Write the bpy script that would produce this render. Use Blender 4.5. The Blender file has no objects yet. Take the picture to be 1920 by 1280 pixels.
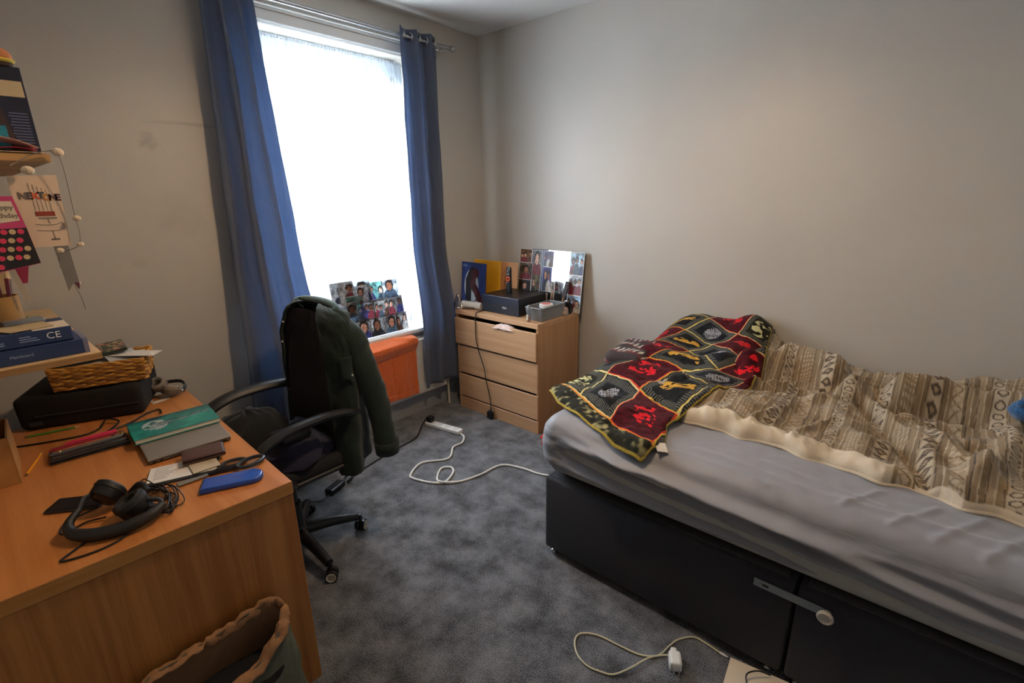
import bpy, bmesh, math, random
import numpy as np
from mathutils import Vector, Matrix

random.seed(4); RNG = np.random.RandomState(4)
SC = bpy.context.scene; COL = SC.collection
PI = math.pi

# ------------------------------------------------------------------ camera, world, exposure
def make_camera():
    a, b, c = [math.radians(v) for v in (-48.785, 16.385, 0.924)]
    f = Vector((math.cos(a)*math.cos(b), math.sin(a)*math.cos(b), -math.sin(b)))
    r = Vector((math.sin(a), -math.cos(a), 0)); d = f.cross(r)
    R = r*math.cos(c) + d*math.sin(c); D = d*math.cos(c) - r*math.sin(c)
    cam = bpy.data.cameras.new('camera'); cam.sensor_width = 36; cam.lens = 919.5/1920*36
    cam.clip_start = 0.02; cam.clip_end = 60
    o = bpy.data.objects.new('camera', cam); COL.objects.link(o)
    m = Matrix((R, -D, -f)).transposed().to_4x4(); m.translation = (0, 0, 1.57)
    o.matrix_world = m; SC.camera = o
make_camera()
SC.view_settings.view_transform = 'Standard'; SC.view_settings.look = 'None'
SC.view_settings.gamma = 1; SC.view_settings.use_curve_mapping = False
SC.view_settings.exposure = 0.32
W = bpy.data.worlds.new('overcast_sky'); SC.world = W; W.use_nodes = True
bg = W.node_tree.nodes['Background']; bg.inputs[0].default_value = (0.88, 0.94, 1.0, 1); bg.inputs[1].default_value = 20.0
def area_light(name, loc, rot, sx, sy, power, col, portal=False):
    l = bpy.data.lights.new(name, 'AREA'); l.shape = 'RECTANGLE'; l.size = sx; l.size_y = sy
    l.energy = power; l.color = col
    if portal: l.cycles.is_portal = True
    o = bpy.data.objects.new(name, l); COL.objects.link(o); o.location = loc; o.rotation_euler = rot
    return o
area_light('window_portal', (3.12, -1.73, 1.57), (0, PI/2, 0), 1.9, 1.2, 1, (1, 1, 1), True)
LAMP_POWER = 34; LAMP_COL = (1.0, 0.70, 0.42)

# ------------------------------------------------------------------ helpers
def lin(c):
    if isinstance(c, str): c = tuple(int(c[i:i+2], 16) for i in (0, 2, 4))
    return tuple(((v/255)/12.92 if v/255 <= .04045 else ((v/255+.055)/1.055)**2.4) for v in c)
MATS = {}
def mat(name, col, rough=.6, metal=0, var=0, vscale=20, bump=0, bscale=200, spec=.5, sheen=0, coat=0, trans=0, attr=False, alpha=1, emit=0):
    if name in MATS: return MATS[name]
    m = bpy.data.materials.new(name); m.use_nodes = True; nt = m.node_tree; N = nt.nodes; L = nt.links
    p = N['Principled BSDF']; c = lin(col) if col is not None else (1, 1, 1)
    p.inputs['Base Color'].default_value = (*c, 1); p.inputs['Roughness'].default_value = rough
    p.inputs['Metallic'].default_value = metal; p.inputs['Specular IOR Level'].default_value = spec
    p.inputs['Sheen Weight'].default_value = sheen; p.inputs['Coat Weight'].default_value = coat
    p.inputs['Transmission Weight'].default_value = trans; p.inputs['Alpha'].default_value = alpha
    if emit: p.inputs['Emission Color'].default_value = (*c, 1); p.inputs['Emission Strength'].default_value = emit
    tc = N.new('ShaderNodeTexCoord')
    if attr:
        at = N.new('ShaderNodeAttribute'); at.attribute_name = 'Col'; src = at.outputs['Color']; L.new(src, p.inputs['Base Color'])
    if var:
        n = N.new('ShaderNodeTexNoise'); n.inputs['Scale'].default_value = vscale; n.inputs['Detail'].default_value = 5
        L.new(tc.outputs['Object'], n.inputs['Vector'])
        h = N.new('ShaderNodeHueSaturation')
        mr = N.new('ShaderNodeMapRange'); mr.inputs[1].default_value = .3; mr.inputs[2].default_value = .7
        mr.inputs[3].default_value = 1-var; mr.inputs[4].default_value = 1+var
        L.new(n.outputs['Fac'], mr.inputs[0]); L.new(mr.outputs[0], h.inputs['Value'])
        if attr: L.new(at.outputs['Color'], h.inputs['Color'])
        else: h.inputs['Color'].default_value = (*c, 1)
        L.new(h.outputs[0], p.inputs['Base Color'])
    if bump:
        n = N.new('ShaderNodeTexNoise'); n.inputs['Scale'].default_value = bscale; n.inputs['Detail'].default_value = 3
        L.new(tc.outputs['Object'], n.inputs['Vector'])
        b = N.new('ShaderNodeBump'); b.inputs['Strength'].default_value = bump; b.inputs['Distance'].default_value = .004
        L.new(n.outputs['Fac'], b.inputs['Height']); L.new(b.outputs[0], p.inputs['Normal'])
    MATS[name] = m; return m
def wood(name, c1, c2, axis, rough=.42, scale=1.0):
    """oak veneer with its grain along one axis"""
    m = bpy.data.materials.new(name); m.use_nodes = True; nt = m.node_tree; N = nt.nodes; L = nt.links
    p = N['Principled BSDF']; p.inputs['Roughness'].default_value = rough
    tc = N.new('ShaderNodeTexCoord'); mp = N.new('ShaderNodeMapping')
    s = [26*scale]*3; s['xyz'.index(axis)] = 1.1*scale; mp.inputs['Scale'].default_value = s
    L.new(tc.outputs['Object'], mp.inputs['Vector'])
    n1 = N.new('ShaderNodeTexNoise'); n1.inputs['Scale'].default_value = 1; n1.inputs['Detail'].default_value = 6; n1.inputs['Distortion'].default_value = .6
    mp2 = N.new('ShaderNodeMapping'); s = [170]*3; s['xyz'.index(axis)] = 5; mp2.inputs['Scale'].default_value = s
    L.new(tc.outputs['Object'], mp2.inputs['Vector'])
    n2 = N.new('ShaderNodeTexNoise'); n2.inputs['Scale'].default_value = 1; n2.inputs['Detail'].default_value = 2
    L.new(mp.outputs[0], n1.inputs['Vector']); L.new(mp2.outputs[0], n2.inputs['Vector'])
    mx = N.new('ShaderNodeMath'); mx.operation = 'MULTIPLY_ADD'; mx.inputs[1].default_value = .35
    L.new(n2.outputs['Fac'], mx.inputs[0]); L.new(n1.outputs['Fac'], mx.inputs[2])
    r = N.new('ShaderNodeValToRGB'); e = r.color_ramp.elements
    e[0].position = .50; e[0].color = (*lin(c2), 1); e[1].position = .80; e[1].color = (*lin(c1), 1)
    L.new(mx.outputs[0], r.inputs[0]); L.new(r.outputs[0], p.inputs['Base Color'])
    b = N.new('ShaderNodeBump'); b.inputs['Strength'].default_value = .08; b.inputs['Distance'].default_value = .002
    L.new(n2.outputs['Fac'], b.inputs['Height']); L.new(b.outputs[0], p.inputs['Normal'])
    MATS[name] = m; return m

WL = {}
def _link(o, parent):
    COL.objects.link(o)
    if parent is not None: o.parent = parent
def props(o, label=None, cat=None, group=None, kind=None):
    if label: o['label'] = label
    if cat: o['category'] = cat
    if group: o['group'] = group
    if kind: o['kind'] = kind
    return o
def thing(name, label, cat, loc, group=None):
    o = bpy.data.objects.new(name, None); o.empty_display_size = .05; COL.objects.link(o); o.location = loc
    WL[o.name] = Vector(loc)
    return props(o, label, cat, group)
def wl(o):
    return WL.get(o.name, Vector((0, 0, 0)))
def place(name, me, m, parent, smooth=True, origin=None):
    """me holds world coordinates; shift to its parent's (or its own) base"""
    if m is not None:
        for q in (m if isinstance(m, (list, tuple)) else [m]): me.materials.append(q)
    n = len(me.vertices); co = np.empty(n*3, np.float32); me.vertices.foreach_get('co', co); co = co.reshape(-1, 3)
    if parent is not None: org = wl(parent)
    elif origin is not None: org = Vector(origin)
    else:
        mn, mx = co.min(0), co.max(0); org = Vector(((mn[0]+mx[0])/2, (mn[1]+mx[1])/2, mn[2]))
    co = co - np.array(org, np.float32); me.vertices.foreach_set('co', co.ravel()); me.update()
    if smooth: me.polygons.foreach_set('use_smooth', [True]*len(me.polygons))
    o = bpy.data.objects.new(name, me); _link(o, parent)
    if parent is None: o.location = org; WL[o.name] = org
    else: WL[o.name] = org
    return o
def obj(name, bm, m, parent=None, smooth=False, origin=None, sharp=None):
    me = bpy.data.meshes.new(name)
    bmesh.ops.recalc_face_normals(bm, faces=bm.faces)
    bm.to_mesh(me); bm.free()
    o = place(name, me, m, parent, smooth, origin)
    if smooth:
        try: me.set_sharp_from_angle(angle=math.radians(sharp or 40))
        except Exception: pass
    return o
def B(): return bmesh.new()
def box(bm, c, s, rz=0, bev=0, seg=1, M=None):
    r = bmesh.ops.create_cube(bm, size=1); vs = r['verts']
    bmesh.ops.scale(bm, vec=s, verts=vs)
    if bev:
        es = list({e for v in vs for e in v.link_edges})
        q = bmesh.ops.bevel(bm, geom=es, offset=bev, segments=seg, affect='EDGES', profile=.5, clamp_overlap=True)
        vs = list({v for f in q['faces'] for v in f.verts} | {v for v in vs if v.is_valid})
    T = Matrix.Translation(c) @ Matrix.Rotation(rz, 4, 'Z')
    if M is not None: T = M @ T
    bmesh.ops.transform(bm, matrix=T, verts=vs)
    return bm
def box2(bm, lo, hi, bev=0, seg=1, M=None):
    return box(bm, [(a+b)/2 for a, b in zip(lo, hi)], [abs(b-a) for a, b in zip(lo, hi)], 0, bev, seg, M)
def smooth_path(pts, n=6, closed=False):
    P = [Vector(p) for p in pts]; out = []; k = len(P)
    rng = range(k) if closed else range(k-1)
    for i in rng:
        p0 = P[(i-1) % k] if closed or i > 0 else P[0]*2-P[1]
        p1 = P[i]; p2 = P[(i+1) % k]
        p3 = P[(i+2) % k] if closed or i+2 < k else P[-1]*2-P[-2]
        for j in range(n):
            t = j/n
            out.append(.5*((2*p1)+(p2-p0)*t+(2*p0-5*p1+4*p2-p3)*t*t+(3*p1-p0-3*p2+p3)*t**3))
    if not closed: out.append(P[-1])
    return out
def tube(bm, pts, r, n=8, closed=False, sm=0, ry=None, cap=True, up=None):
    if sm:
        k = len(pts); xs = np.linspace(0, 1, k); pts = smooth_path(pts, sm, closed); xn = np.linspace(0, 1, len(pts))
        if isinstance(r, (list, tuple)): r = list(np.interp(xn, xs, r))
        if isinstance(ry, (list, tuple)): ry = list(np.interp(xn, xs, ry))
    P = [Vector(p) for p in pts]; k = len(P); R = r if isinstance(r, (list, tuple)) else [r]*k
    RY = R if ry is None else (ry if isinstance(ry, (list, tuple)) else [ry]*k)
    rings = []; prev = None
    for i in range(k):
        a = P[(i+1) % k] if (closed or i < k-1) else P[i]; b = P[i-1] if (closed or i > 0) else P[i]
        t = (a-b)
        t = t.normalized() if t.length > 1e-9 else Vector((0, 0, 1))
        if prev is None:
            ref = Vector(up) if up else (Vector((0, 0, 1)) if abs(t.z) < .9 else Vector((1, 0, 0)))
            u = (ref - t*ref.dot(t)).normalized()
        else:
            ref = Vector(up) if up else prev
            u = (ref - t*ref.dot(t))
            u = u.normalized() if u.length > 1e-6 else prev
        prev = u; v = t.cross(u)
        rings.append([bm.verts.new(P[i] + u*math.cos(2*PI*j/n)*R[i] + v*math.sin(2*PI*j/n)*RY[i]) for j in range(n)])
    for i in range(k if closed else k-1):
        A, C = rings[i], rings[(i+1) % k]
        for j in range(n): bm.faces.new((A[j], A[(j+1) % n], C[(j+1) % n], C[j]))
    if cap and not closed:
        bm.faces.new(rings[0]); bm.faces.new(list(reversed(rings[-1])))
    return bm
def lathe(bm, prof, n=20, c=(0, 0, 0), M=None, sx=1, sy=1):
    rings = []; new = []
    for r, z in prof:
        rg = [bm.verts.new((c[0]+sx*r*math.cos(2*PI*j/n), c[1]+sy*r*math.sin(2*PI*j/n), c[2]+z)) for j in range(n)]
        rings.append(rg); new += rg
    for A, C in zip(rings, rings[1:]):
        for j in range(n): bm.faces.new((A[j], A[(j+1) % n], C[(j+1) % n], C[j]))
    if prof[0][0] > 1e-5: bm.faces.new(list(reversed(rings[0])))
    if prof[-1][0] > 1e-5: bm.faces.new(rings[-1])
    if M is not None: bmesh.ops.transform(bm, matrix=M, verts=new)
    return bm
def prism(bm, poly, z0, z1, M=None):
    a = [bm.verts.new((x, y, z0)) for x, y in poly]; b = [bm.verts.new((x, y, z1)) for x, y in poly]
    k = len(poly); bm.faces.new(list(reversed(a))); bm.faces.new(b)
    for i in range(k): bm.faces.new((a[i], a[(i+1) % k], b[(i+1) % k], b[i]))
    if M is not None: bmesh.ops.transform(bm, matrix=M, verts=a+b)
    return bm
def quad_slab(bm, p, nrm, th):
    """thin slab from four corners, thickness along -nrm"""
    n = Vector(nrm).normalized()*th
    a = [bm.verts.new(Vector(q)) for q in p]; b = [bm.verts.new(Vector(q)-n) for q in p]
    bm.faces.new(a); bm.faces.new(list(reversed(b)))
    for i in range(len(p)): bm.faces.new((a[i], b[i], b[(i+1) % len(p)], a[(i+1) % len(p)]))
    return bm
def grid_mesh(name, P, col=None, wrap_u=False, wrap_v=False):
    P = np.asarray(P, np.float32); nu, nv = P.shape[:2]
    iu = np.arange(nu if wrap_u else nu-1); iv = np.arange(nv if wrap_v else nv-1)
    I, J = np.meshgrid(iu, iv, indexing='ij'); I2 = (I+1) % nu; J2 = (J+1) % nv
    F = np.stack([I*nv+J, I2*nv+J, I2*nv+J2, I*nv+J2], -1).reshape(-1, 4)
    me = bpy.data.meshes.new(name); me.vertices.add(nu*nv); me.vertices.foreach_set('co', P.reshape(-1))
    me.loops.add(F.size); me.loops.foreach_set('vertex_index', F.ravel().astype(np.int32))
    me.polygons.add(len(F)); me.polygons.foreach_set('loop_start', (np.arange(len(F))*4).astype(np.int32))
    me.polygons.foreach_set('loop_total', np.full(len(F), 4, np.int32))
    me.update(calc_edges=True)
    if col is not None:
        at = me.color_attributes.new('Col', 'FLOAT_COLOR', 'POINT')
        c = np.ones((nu*nv, 4), np.float32); c[:, :3] = np.asarray(col).reshape(-1, 3); at.data.foreach_set('color', c.ravel())
    return me
def solidify(o, t, off=-1):
    m = o.modifiers.new('thickness', 'SOLIDIFY'); m.thickness = t; m.offset = off; return o
def subsurf(o, n=1):
    m = o.modifiers.new('smooth', 'SUBSURF'); m.levels = n; m.render_levels = n; return o
class Fbm:
    def __init__(s, seed, f0=1, octs=4, gain=.55, nw=6):
        r = np.random.RandomState(seed); s.w = []; a = 1; f = f0
        for o in range(octs):
            for k in range(nw):
                t = r.rand()*2*PI; g = f*(.7+.6*r.rand()); s.w.append((a/nw, g*math.cos(t)*2*PI, g*math.sin(t)*2*PI, r.rand()*2*PI))
            a *= gain; f *= 2
    def __call__(s, x, y):
        o = np.zeros(np.broadcast(x, y).shape)
        for a, fx, fy, p in s.w: o = o + a*np.sin(fx*x+fy*y+p)
        return o
def sstep(a, b, x):
    t = np.clip((x-a)/(b-a), 0, 1); return t*t*(3-2*t)
def ridge(x, y, pts, w, asym=0):
    d = np.full(np.shape(x), 9.0)
    for (x0, y0), (x1, y1) in zip(pts, pts[1:]):
        vx, vy = x1-x0, y1-y0; t = np.clip(((x-x0)*vx+(y-y0)*vy)/(vx*vx+vy*vy), 0, 1)
        d = np.minimum(d, np.hypot(x-x0-t*vx, y-y0-t*vy))
    return np.exp(-(d/w)**2)
def sphere(bm, c, r, s=(1, 1, 1), u=16, v=10):
    q = bmesh.ops.create_uvsphere(bm, u_segments=u, v_segments=v, radius=r)
    bmesh.ops.scale(bm, vec=s, verts=q['verts']); bmesh.ops.translate(bm, vec=c, verts=q['verts']); return bm
def text(body, size, loc, right, up, m, parent, ex=.0004, name='lettering', align='CENTER', bold=0):
    cu = bpy.data.curves.new('tmp', 'FONT'); cu.body = body; cu.size = size; cu.align_x = align; cu.align_y = 'CENTER'; cu.extrude = ex; cu.resolution_u = 3; cu.offset = bold
    o = bpy.data.objects.new('tmp', cu); COL.objects.link(o)
    r = Vector(right).normalized(); n = r.cross(Vector(up)).normalized(); u = n.cross(r)
    M = Matrix((r, u, n)).transposed().to_4x4(); M.translation = loc
    dg = bpy.context.evaluated_depsgraph_get()
    me = bpy.data.meshes.new_from_object(o.evaluated_get(dg)); me.transform(M); me.name = name
    bpy.data.objects.remove(o); bpy.data.curves.remove(cu)
    me.materials.clear()
    return place(name, me, m, parent, smooth=False)
def rounded_grid(size, r, n):
    """six grids of a rounded box centred on 0 -> list of arrays"""
    sx, sy, sz = [v/2 for v in size]; out = []
    def lin_(h, k): return np.linspace(-h, h, k)
    for ax in range(3):
        for sg in (-1, 1):
            o = [i for i in range(3) if i != ax]
            h = (sx, sy, sz); A, C = np.meshgrid(lin_(h[o[0]], n[o[0]]), lin_(h[o[1]], n[o[1]]), indexing='ij')
            P = np.zeros(A.shape+(3,)); P[..., ax] = sg*h[ax]; P[..., o[0]] = A; P[..., o[1]] = C
            inner = np.array([sx-r, sy-r, sz-r]); Q = np.clip(P, -inner, inner); D = P-Q
            ln = np.linalg.norm(D, axis=-1, keepdims=True); ln[ln == 0] = 1
            out.append(Q+D/ln*r)
    return out
def soft_box(name, c, size, r, n, m, parent, disp=None, rz=0, smooth=True):
    bm = B()
    for P in rounded_grid(size, r, n):
        V = [[bm.verts.new(p) for p in row] for row in P]
        for i in range(len(V)-1):
            for j in range(len(V[0])-1): bm.faces.new((V[i][j], V[i+1][j], V[i+1][j+1], V[i][j+1]))
    bmesh.ops.remove_doubles(bm, verts=bm.verts, dist=1e-5)
    if disp:
        for v in bm.verts: v.co = Vector(disp(v.co))
    bmesh.ops.transform(bm, matrix=Matrix.Translation(c) @ Matrix.Rotation(rz, 4, 'Z'), verts=bm.verts)
    return obj(name, bm, m, parent, smooth=smooth, sharp=60)
def struct(o): o['kind'] = 'structure'; return o

# ------------------------------------------------------------------ materials
def wall_material(name, stains=()):
    m = mat(name, 'bcb8b1', .42, var=.03, vscale=2.5, bump=.12, bscale=90); nt = m.node_tree; N = nt.nodes; L = nt.links
    p = N['Principled BSDF']; src = p.inputs['Base Color'].links[0].from_socket
    tc = [n for n in N if n.type == 'TEX_COORD'][0]
    for (y, z, ry, rz, amt, col) in stains:      # scuffs left on the paint
        mp = N.new('ShaderNodeMapping'); mp.inputs['Location'].default_value = (0, -y/ry, -z/rz); mp.inputs['Scale'].default_value = (0, 1/ry, 1/rz)
        L.new(tc.outputs['Object'], mp.inputs[0])
        nz = N.new('ShaderNodeTexNoise'); nz.inputs['Scale'].default_value = 1.8; nz.inputs['Detail'].default_value = 6; L.new(mp.outputs[0], nz.inputs['Vector'])
        ln = N.new('ShaderNodeVectorMath'); ln.operation = 'LENGTH'; L.new(mp.outputs[0], ln.inputs[0])
        ad = N.new('ShaderNodeMath'); ad.operation = 'MULTIPLY_ADD'; ad.inputs[1].default_value = 1.6
        L.new(nz.outputs['Fac'], ad.inputs[0]); L.new(ln.outputs['Value'], ad.inputs[2])
        mr = N.new('ShaderNodeMapRange'); mr.inputs[1].default_value = 1.0; mr.inputs[2].default_value = 1.75; mr.inputs[3].default_value = amt; mr.inputs[4].default_value = 0
        L.new(ad.outputs[0], mr.inputs[0])
        mx = N.new('ShaderNodeMix'); mx.data_type = 'RGBA'; L.new(mr.outputs[0], mx.inputs[0]); L.new(src, mx.inputs[6]); mx.inputs[7].default_value = (*lin(col), 1)
        src = mx.outputs[2]
    L.new(src, p.inputs['Base Color']); return m
M_wall = wall_material('wall_paint')
M_wallf = wall_material('scuffed_wall_paint', [(-.735, 1.84, .05, .05, .40, '7c7a7b'), (-.80, 1.50, .12, .13, .14, '70655f'), (-.93, 1.93, .25, .012, .30, '6f6d6c'), (-.60, 1.30, .05, .03, .15, '80756a')])
M_ceil = mat('ceiling_paint', 'd9d6d2', .8)
M_white = mat('white_gloss', 'e6e6e4', .35)
M_upvc = mat('window_frame_white', 'e9ecee', .35)
M_base = mat('grey_baseboard_paint', '9a9ea4', .4)
M_rad = mat('radiator_enamel', 'e2ddd4', .35)
M_black = mat('black_plastic', '141416', .45)
M_blacks = mat('black_satin', '1b1b1e', .3)
M_dark = mat('dark_grey_plastic', '2a2b2e', .5)
M_chrome = mat('chrome', 'd8d8d8', .15, 1)
M_brush = mat('brushed_nickel', 'b5b7ba', .3, 1)
M_steel = mat('painted_steel_bar', '8a949a', .4, .1)
def curtain_cloth():
    m = mat('navy_curtain_cloth', '5c6272', .85, var=.08, vscale=30, bump=.3, bscale=700, sheen=.2); N = m.node_tree.nodes; L = m.node_tree.links
    tr = N.new('ShaderNodeBsdfTranslucent'); tr.inputs[0].default_value = (*lin('8ea4c4'), 1); mx = N.new('ShaderNodeMixShader'); mx.inputs[0].default_value = .32
    L.new(N['Principled BSDF'].outputs[0], mx.inputs[1]); L.new(tr.outputs[0], mx.inputs[2]); L.new(mx.outputs[0], N['Material Output'].inputs[0]); return m
M_curtain = curtain_cloth()
def backlit(name, rough=.4, k=.55):
    m = mat(name, None, rough, attr=True); N = m.node_tree.nodes; L = m.node_tree.links
    at = [n for n in N if n.type == 'ATTRIBUTE'][0]; tr = N.new('ShaderNodeBsdfTranslucent'); mx = N.new('ShaderNodeMixShader'); mx.inputs[0].default_value = k
    L.new(at.outputs['Color'], tr.inputs[0]); L.new(N['Principled BSDF'].outputs[0], mx.inputs[1]); L.new(tr.outputs[0], mx.inputs[2]); L.new(mx.outputs[0], N['Material Output'].inputs[0]); return m
M_chest = wood('pale_oak_veneer_lying', 'c9a07a', 'bd926b', 'x', .45)
M_chestv = wood('pale_oak_veneer_upright', 'c0946a', 'b2865d', 'z', .45)
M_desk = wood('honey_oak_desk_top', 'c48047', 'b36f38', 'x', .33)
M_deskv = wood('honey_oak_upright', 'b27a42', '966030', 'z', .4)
M_gap = mat('dark_brown_drawer_board', '3a2a1e', .8)  # dark brown board of the drawer boxes and chest back
M_carpet = None
def carpet():
    m = bpy.data.materials.new('slate_carpet'); m.use_nodes = True; nt = m.node_tree; N = nt.nodes; L = nt.links
    p = N['Principled BSDF']; p.inputs['Roughness'].default_value = .95; p.inputs['Sheen Weight'].default_value = .25; p.inputs['Specular IOR Level'].default_value = .1
    tc = N.new('ShaderNodeTexCoord')
    def nz(s, d):
        n = N.new('ShaderNodeTexNoise'); n.inputs['Scale'].default_value = s; n.inputs['Detail'].default_value = d; n.inputs['Roughness'].default_value = .65; L.new(tc.outputs['Object'], n.inputs['Vector']); return n
    a = nz(8, 6); b = nz(210, 3)
    r = N.new('ShaderNodeValToRGB'); e = r.color_ramp.elements
    e[0].position = .31; e[0].color = (*lin('2a2c32'), 1); e[1].position = .71; e[1].color = (*lin('8d9097'), 1)
    ad = N.new('ShaderNodeMath'); ad.operation = 'MULTIPLY_ADD'; ad.inputs[1].default_value = 1.15
    sb = N.new('ShaderNodeMath'); sb.operation = 'SUBTRACT'; sb.inputs[1].default_value = .5; L.new(b.outputs['Fac'], sb.inputs[0])
    L.new(sb.outputs[0], ad.inputs[0]); L.new(a.outputs['Fac'], ad.inputs[2]); L.new(ad.outputs[0], r.inputs[0]); L.new(r.outputs[0], p.inputs['Base Color'])
    bp = N.new('ShaderNodeBump'); bp.inputs['Strength'].default_value = .9; bp.inputs['Distance'].default_value = .01
    L.new(b.outputs['Fac'], bp.inputs['Height']); L.new(bp.outputs[0], p.inputs['Normal']); return m
M_carpet = carpet()
def clear_mat(name, tint, mixfac, rough=.1, kind='glossy'):
    if name in MATS: return MATS[name]
    m = bpy.data.materials.new(name); m.use_nodes = True; nt = m.node_tree; N = nt.nodes; L = nt.links; N.clear()
    out = N.new('ShaderNodeOutputMaterial'); mx = N.new('ShaderNodeMixShader'); t = N.new('ShaderNodeBsdfTransparent'); t.inputs[0].default_value = (*tint, 1)
    if kind == 'glossy':
        g = N.new('ShaderNodeBsdfGlossy'); g.inputs['Roughness'].default_value = rough
    else:
        d = N.new('ShaderNodeBsdfDiffuse'); d.inputs[0].default_value = (*tint, 1); tr = N.new('ShaderNodeBsdfTranslucent'); tr.inputs[0].default_value = (*tint, 1)
        g = N.new('ShaderNodeMixShader'); g.inputs[0].default_value = .6; L.new(d.outputs[0], g.inputs[1]); L.new(tr.outputs[0], g.inputs[2])
    mx.inputs[0].default_value = mixfac; L.new(t.outputs[0], mx.inputs[1]); L.new(g.outputs[0], mx.inputs[2]); L.new(mx.outputs[0], out.inputs[0])
    MATS[name] = m; return m
M_glass = clear_mat('window_glass', (.95, .97, .98), .06, .02)
M_net = clear_mat('white_net_voile', (.93, .95, .97), .42, kind='cloth')
M_clear = clear_mat('clear_plastic', (.85, .87, .9), .15, .08)
M_smoke = clear_mat('smoky_polythene', (.62, .64, .7), .35, .2)
M_col = mat('printed_photo_paper', None, .3, attr=True)
M_colm = mat('printed_card', None, .6, attr=True)

# ------------------------------------------------------------------ room shell
XW, YR, YL, XB, ZC = 2.85, -2.92, .30, -.86, 2.70
WY0, WY1, WZ0, WZ1 = -2.27, -1.19, .665, 2.46      # window opening
b = B(); box2(b, (XB-.1, YR-.1, -.08), (XW+.3, 1.4, 0)); struct(obj('floor', b, M_carpet, origin=(0, 0, 0)))
b = B(); box2(b, (XB-.1, YR-.1, ZC), (XW+.3, 1.4, ZC+.1)); struct(obj('ceiling', b, M_ceil))
b = B()
for lo, hi in (((XW, YR-.1, 0), (XW+.28, WY0, ZC)), ((XW, WY1, 0), (XW+.28, YL+.1, ZC)), ((XW, WY0, 0), (XW+.28, WY1, WZ0-.03)), ((XW, WY0, WZ1), (XW+.28, WY1, ZC))): box2(b, lo, hi)
struct(obj('wall_front', b, M_wallf, origin=(0, 0, 0)))
b = B(); box2(b, (XB-.1, YR-.1, 0), (XW, YR, ZC)); struct(obj('wall_right', b, M_wall, origin=(0, 0, 0)))
b = B(); box2(b, (.95, YL, 0), (XW, YL+.1, ZC)); box2(b, (.95, YL+.1, 0), (1.05, 1.3, ZC)); box2(b, (XB-.1, 1.3, 0), (1.05, 1.4, ZC)); struct(obj('wall_left', b, M_wall, origin=(0, 0, 0)))
b = B(); box2(b, (XB-.1, YR, 0), (XB, 1.3, ZC)); struct(obj('wall_back', b, M_wall, origin=(0, 0, 0)))
def skirting(name, p0, p1, nx, ny):
    b = B(); a = Vector((*p0, 0)); c = Vector((*p1, 0)); n = Vector((nx, ny, 0))
    prof = [(0, 0), (.018, 0), (.018, .125), (.014, .135), (.016, .145), (.008, .165), (.004, .172), (0, .172)]
    A = [b.verts.new(a+n*x+Vector((0, 0, z))) for x, z in prof]; C = [b.verts.new(c+n*x+Vector((0, 0, z))) for x, z in prof]
    for i in range(len(prof)): b.faces.new((A[i], A[(i+1) % len(prof)], C[(i+1) % len(prof)], C[i]))
    b.faces.new(A); b.faces.new(list(reversed(C)))
    return struct(obj(name, b, M_base))
skirting('baseboard_front', (XW, YR), (XW, YL), -1, 0)
skirting('baseboard_right', (XB, YR), (XW, YR), 0, 1)
# window: reveal, sill, frame, sash, pane
w = thing('window_1', 'tall white framed window in the end wall behind net curtain', 'window', (XW+.2, (WY0+WY1)/2, WZ0)); w['kind'] = 'structure'
del w['category']
b = B()
for lo, hi in (((XW+.16, WY0, WZ0), (XW+.23, WY0+.06, WZ1)), ((XW+.16, WY1-.06, WZ0), (XW+.23, WY1, WZ1)), ((XW+.16, WY0, WZ0), (XW+.23, WY1, WZ0+.07)), ((XW+.16, WY0, WZ1-.14), (XW+.23, WY1, WZ1))): box2(b, lo, hi, .006)
obj('window_frame', b, M_upvc, w)
b = B()
for lo, hi in (((XW+.175, WY0+.06, WZ0+.07), (XW+.215, WY0+.10, WZ1-.14)), ((XW+.175, WY1-.10, WZ0+.07), (XW+.215, WY1-.06, WZ1-.14)), ((XW+.175, WY0+.06, WZ0+.07), (XW+.215, WY1-.06, WZ0+.11)), ((XW+.175, WY0+.06, WZ1-.19), (XW+.215, WY1-.06, WZ1-.14))): box2(b, lo, hi, .005)
obj('sash', b, M_upvc, w)
b = B(); box2(b, (XW+.19, WY0+.10, WZ0+.11), (XW+.2, WY1-.10, WZ1-.19)); obj('pane', b, M_glass, w)
b = B(); box2(b, (XW-.065, WY0-.05, WZ0-.03), (XW+.16, WY1+.05, WZ0), .008, 2); obj('window_sill', b, M_white, w)
b = B()
box2(b, (XW-.012, WY0-.07, WZ1), (XW, WY1+.07, WZ1+.055), .004); box2(b, (XW-.022, WY0-.08, WZ1+.055), (XW, WY1+.08, WZ1+.07), .003)
struct(obj('trim_1', b, M_white))

# ------------------------------------------------------------------ pendant lamp (just above the frame, lights the room)
PX, PY, PZ = 1.10, -1.30, 2.335
t = thing('pendant_lamp', 'pendant lamp with pale drum shade hanging in the middle of the room', 'lamp', (PX, PY, ZC))
b = B(); lathe(b, [(0, -.03), (.045, -.03), (.05, 0), (0, 0)], 24, (PX, PY, ZC)); obj('ceiling_rose', b, M_white, t, True)
b = B(); tube(b, [(PX, PY, ZC-.03), (PX, PY, PZ+.09)], .003, 8); lathe(b, [(0, .05), (.018, .05), (.02, .10), (0, .10)], 14, (PX, PY, PZ)); obj('flex_and_holder', b, M_white, t, True)
b = B(); lathe(b, [(.105, .14), (.185, -.042), (.183, -.042), (.103, .14), (.105, .14)], 36, (PX, PY, PZ)); obj('lamp_shade', b, clear_mat('cream_lamp_shade', (.80, .72, .60), .96, kind='cloth'), t, True)
b = B(); sphere(b, (PX, PY, PZ+.05), .028); obj('bulb', b, mat('lit_bulb_glass', 'ffe2bd', .3, emit=6), t, True)
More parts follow.
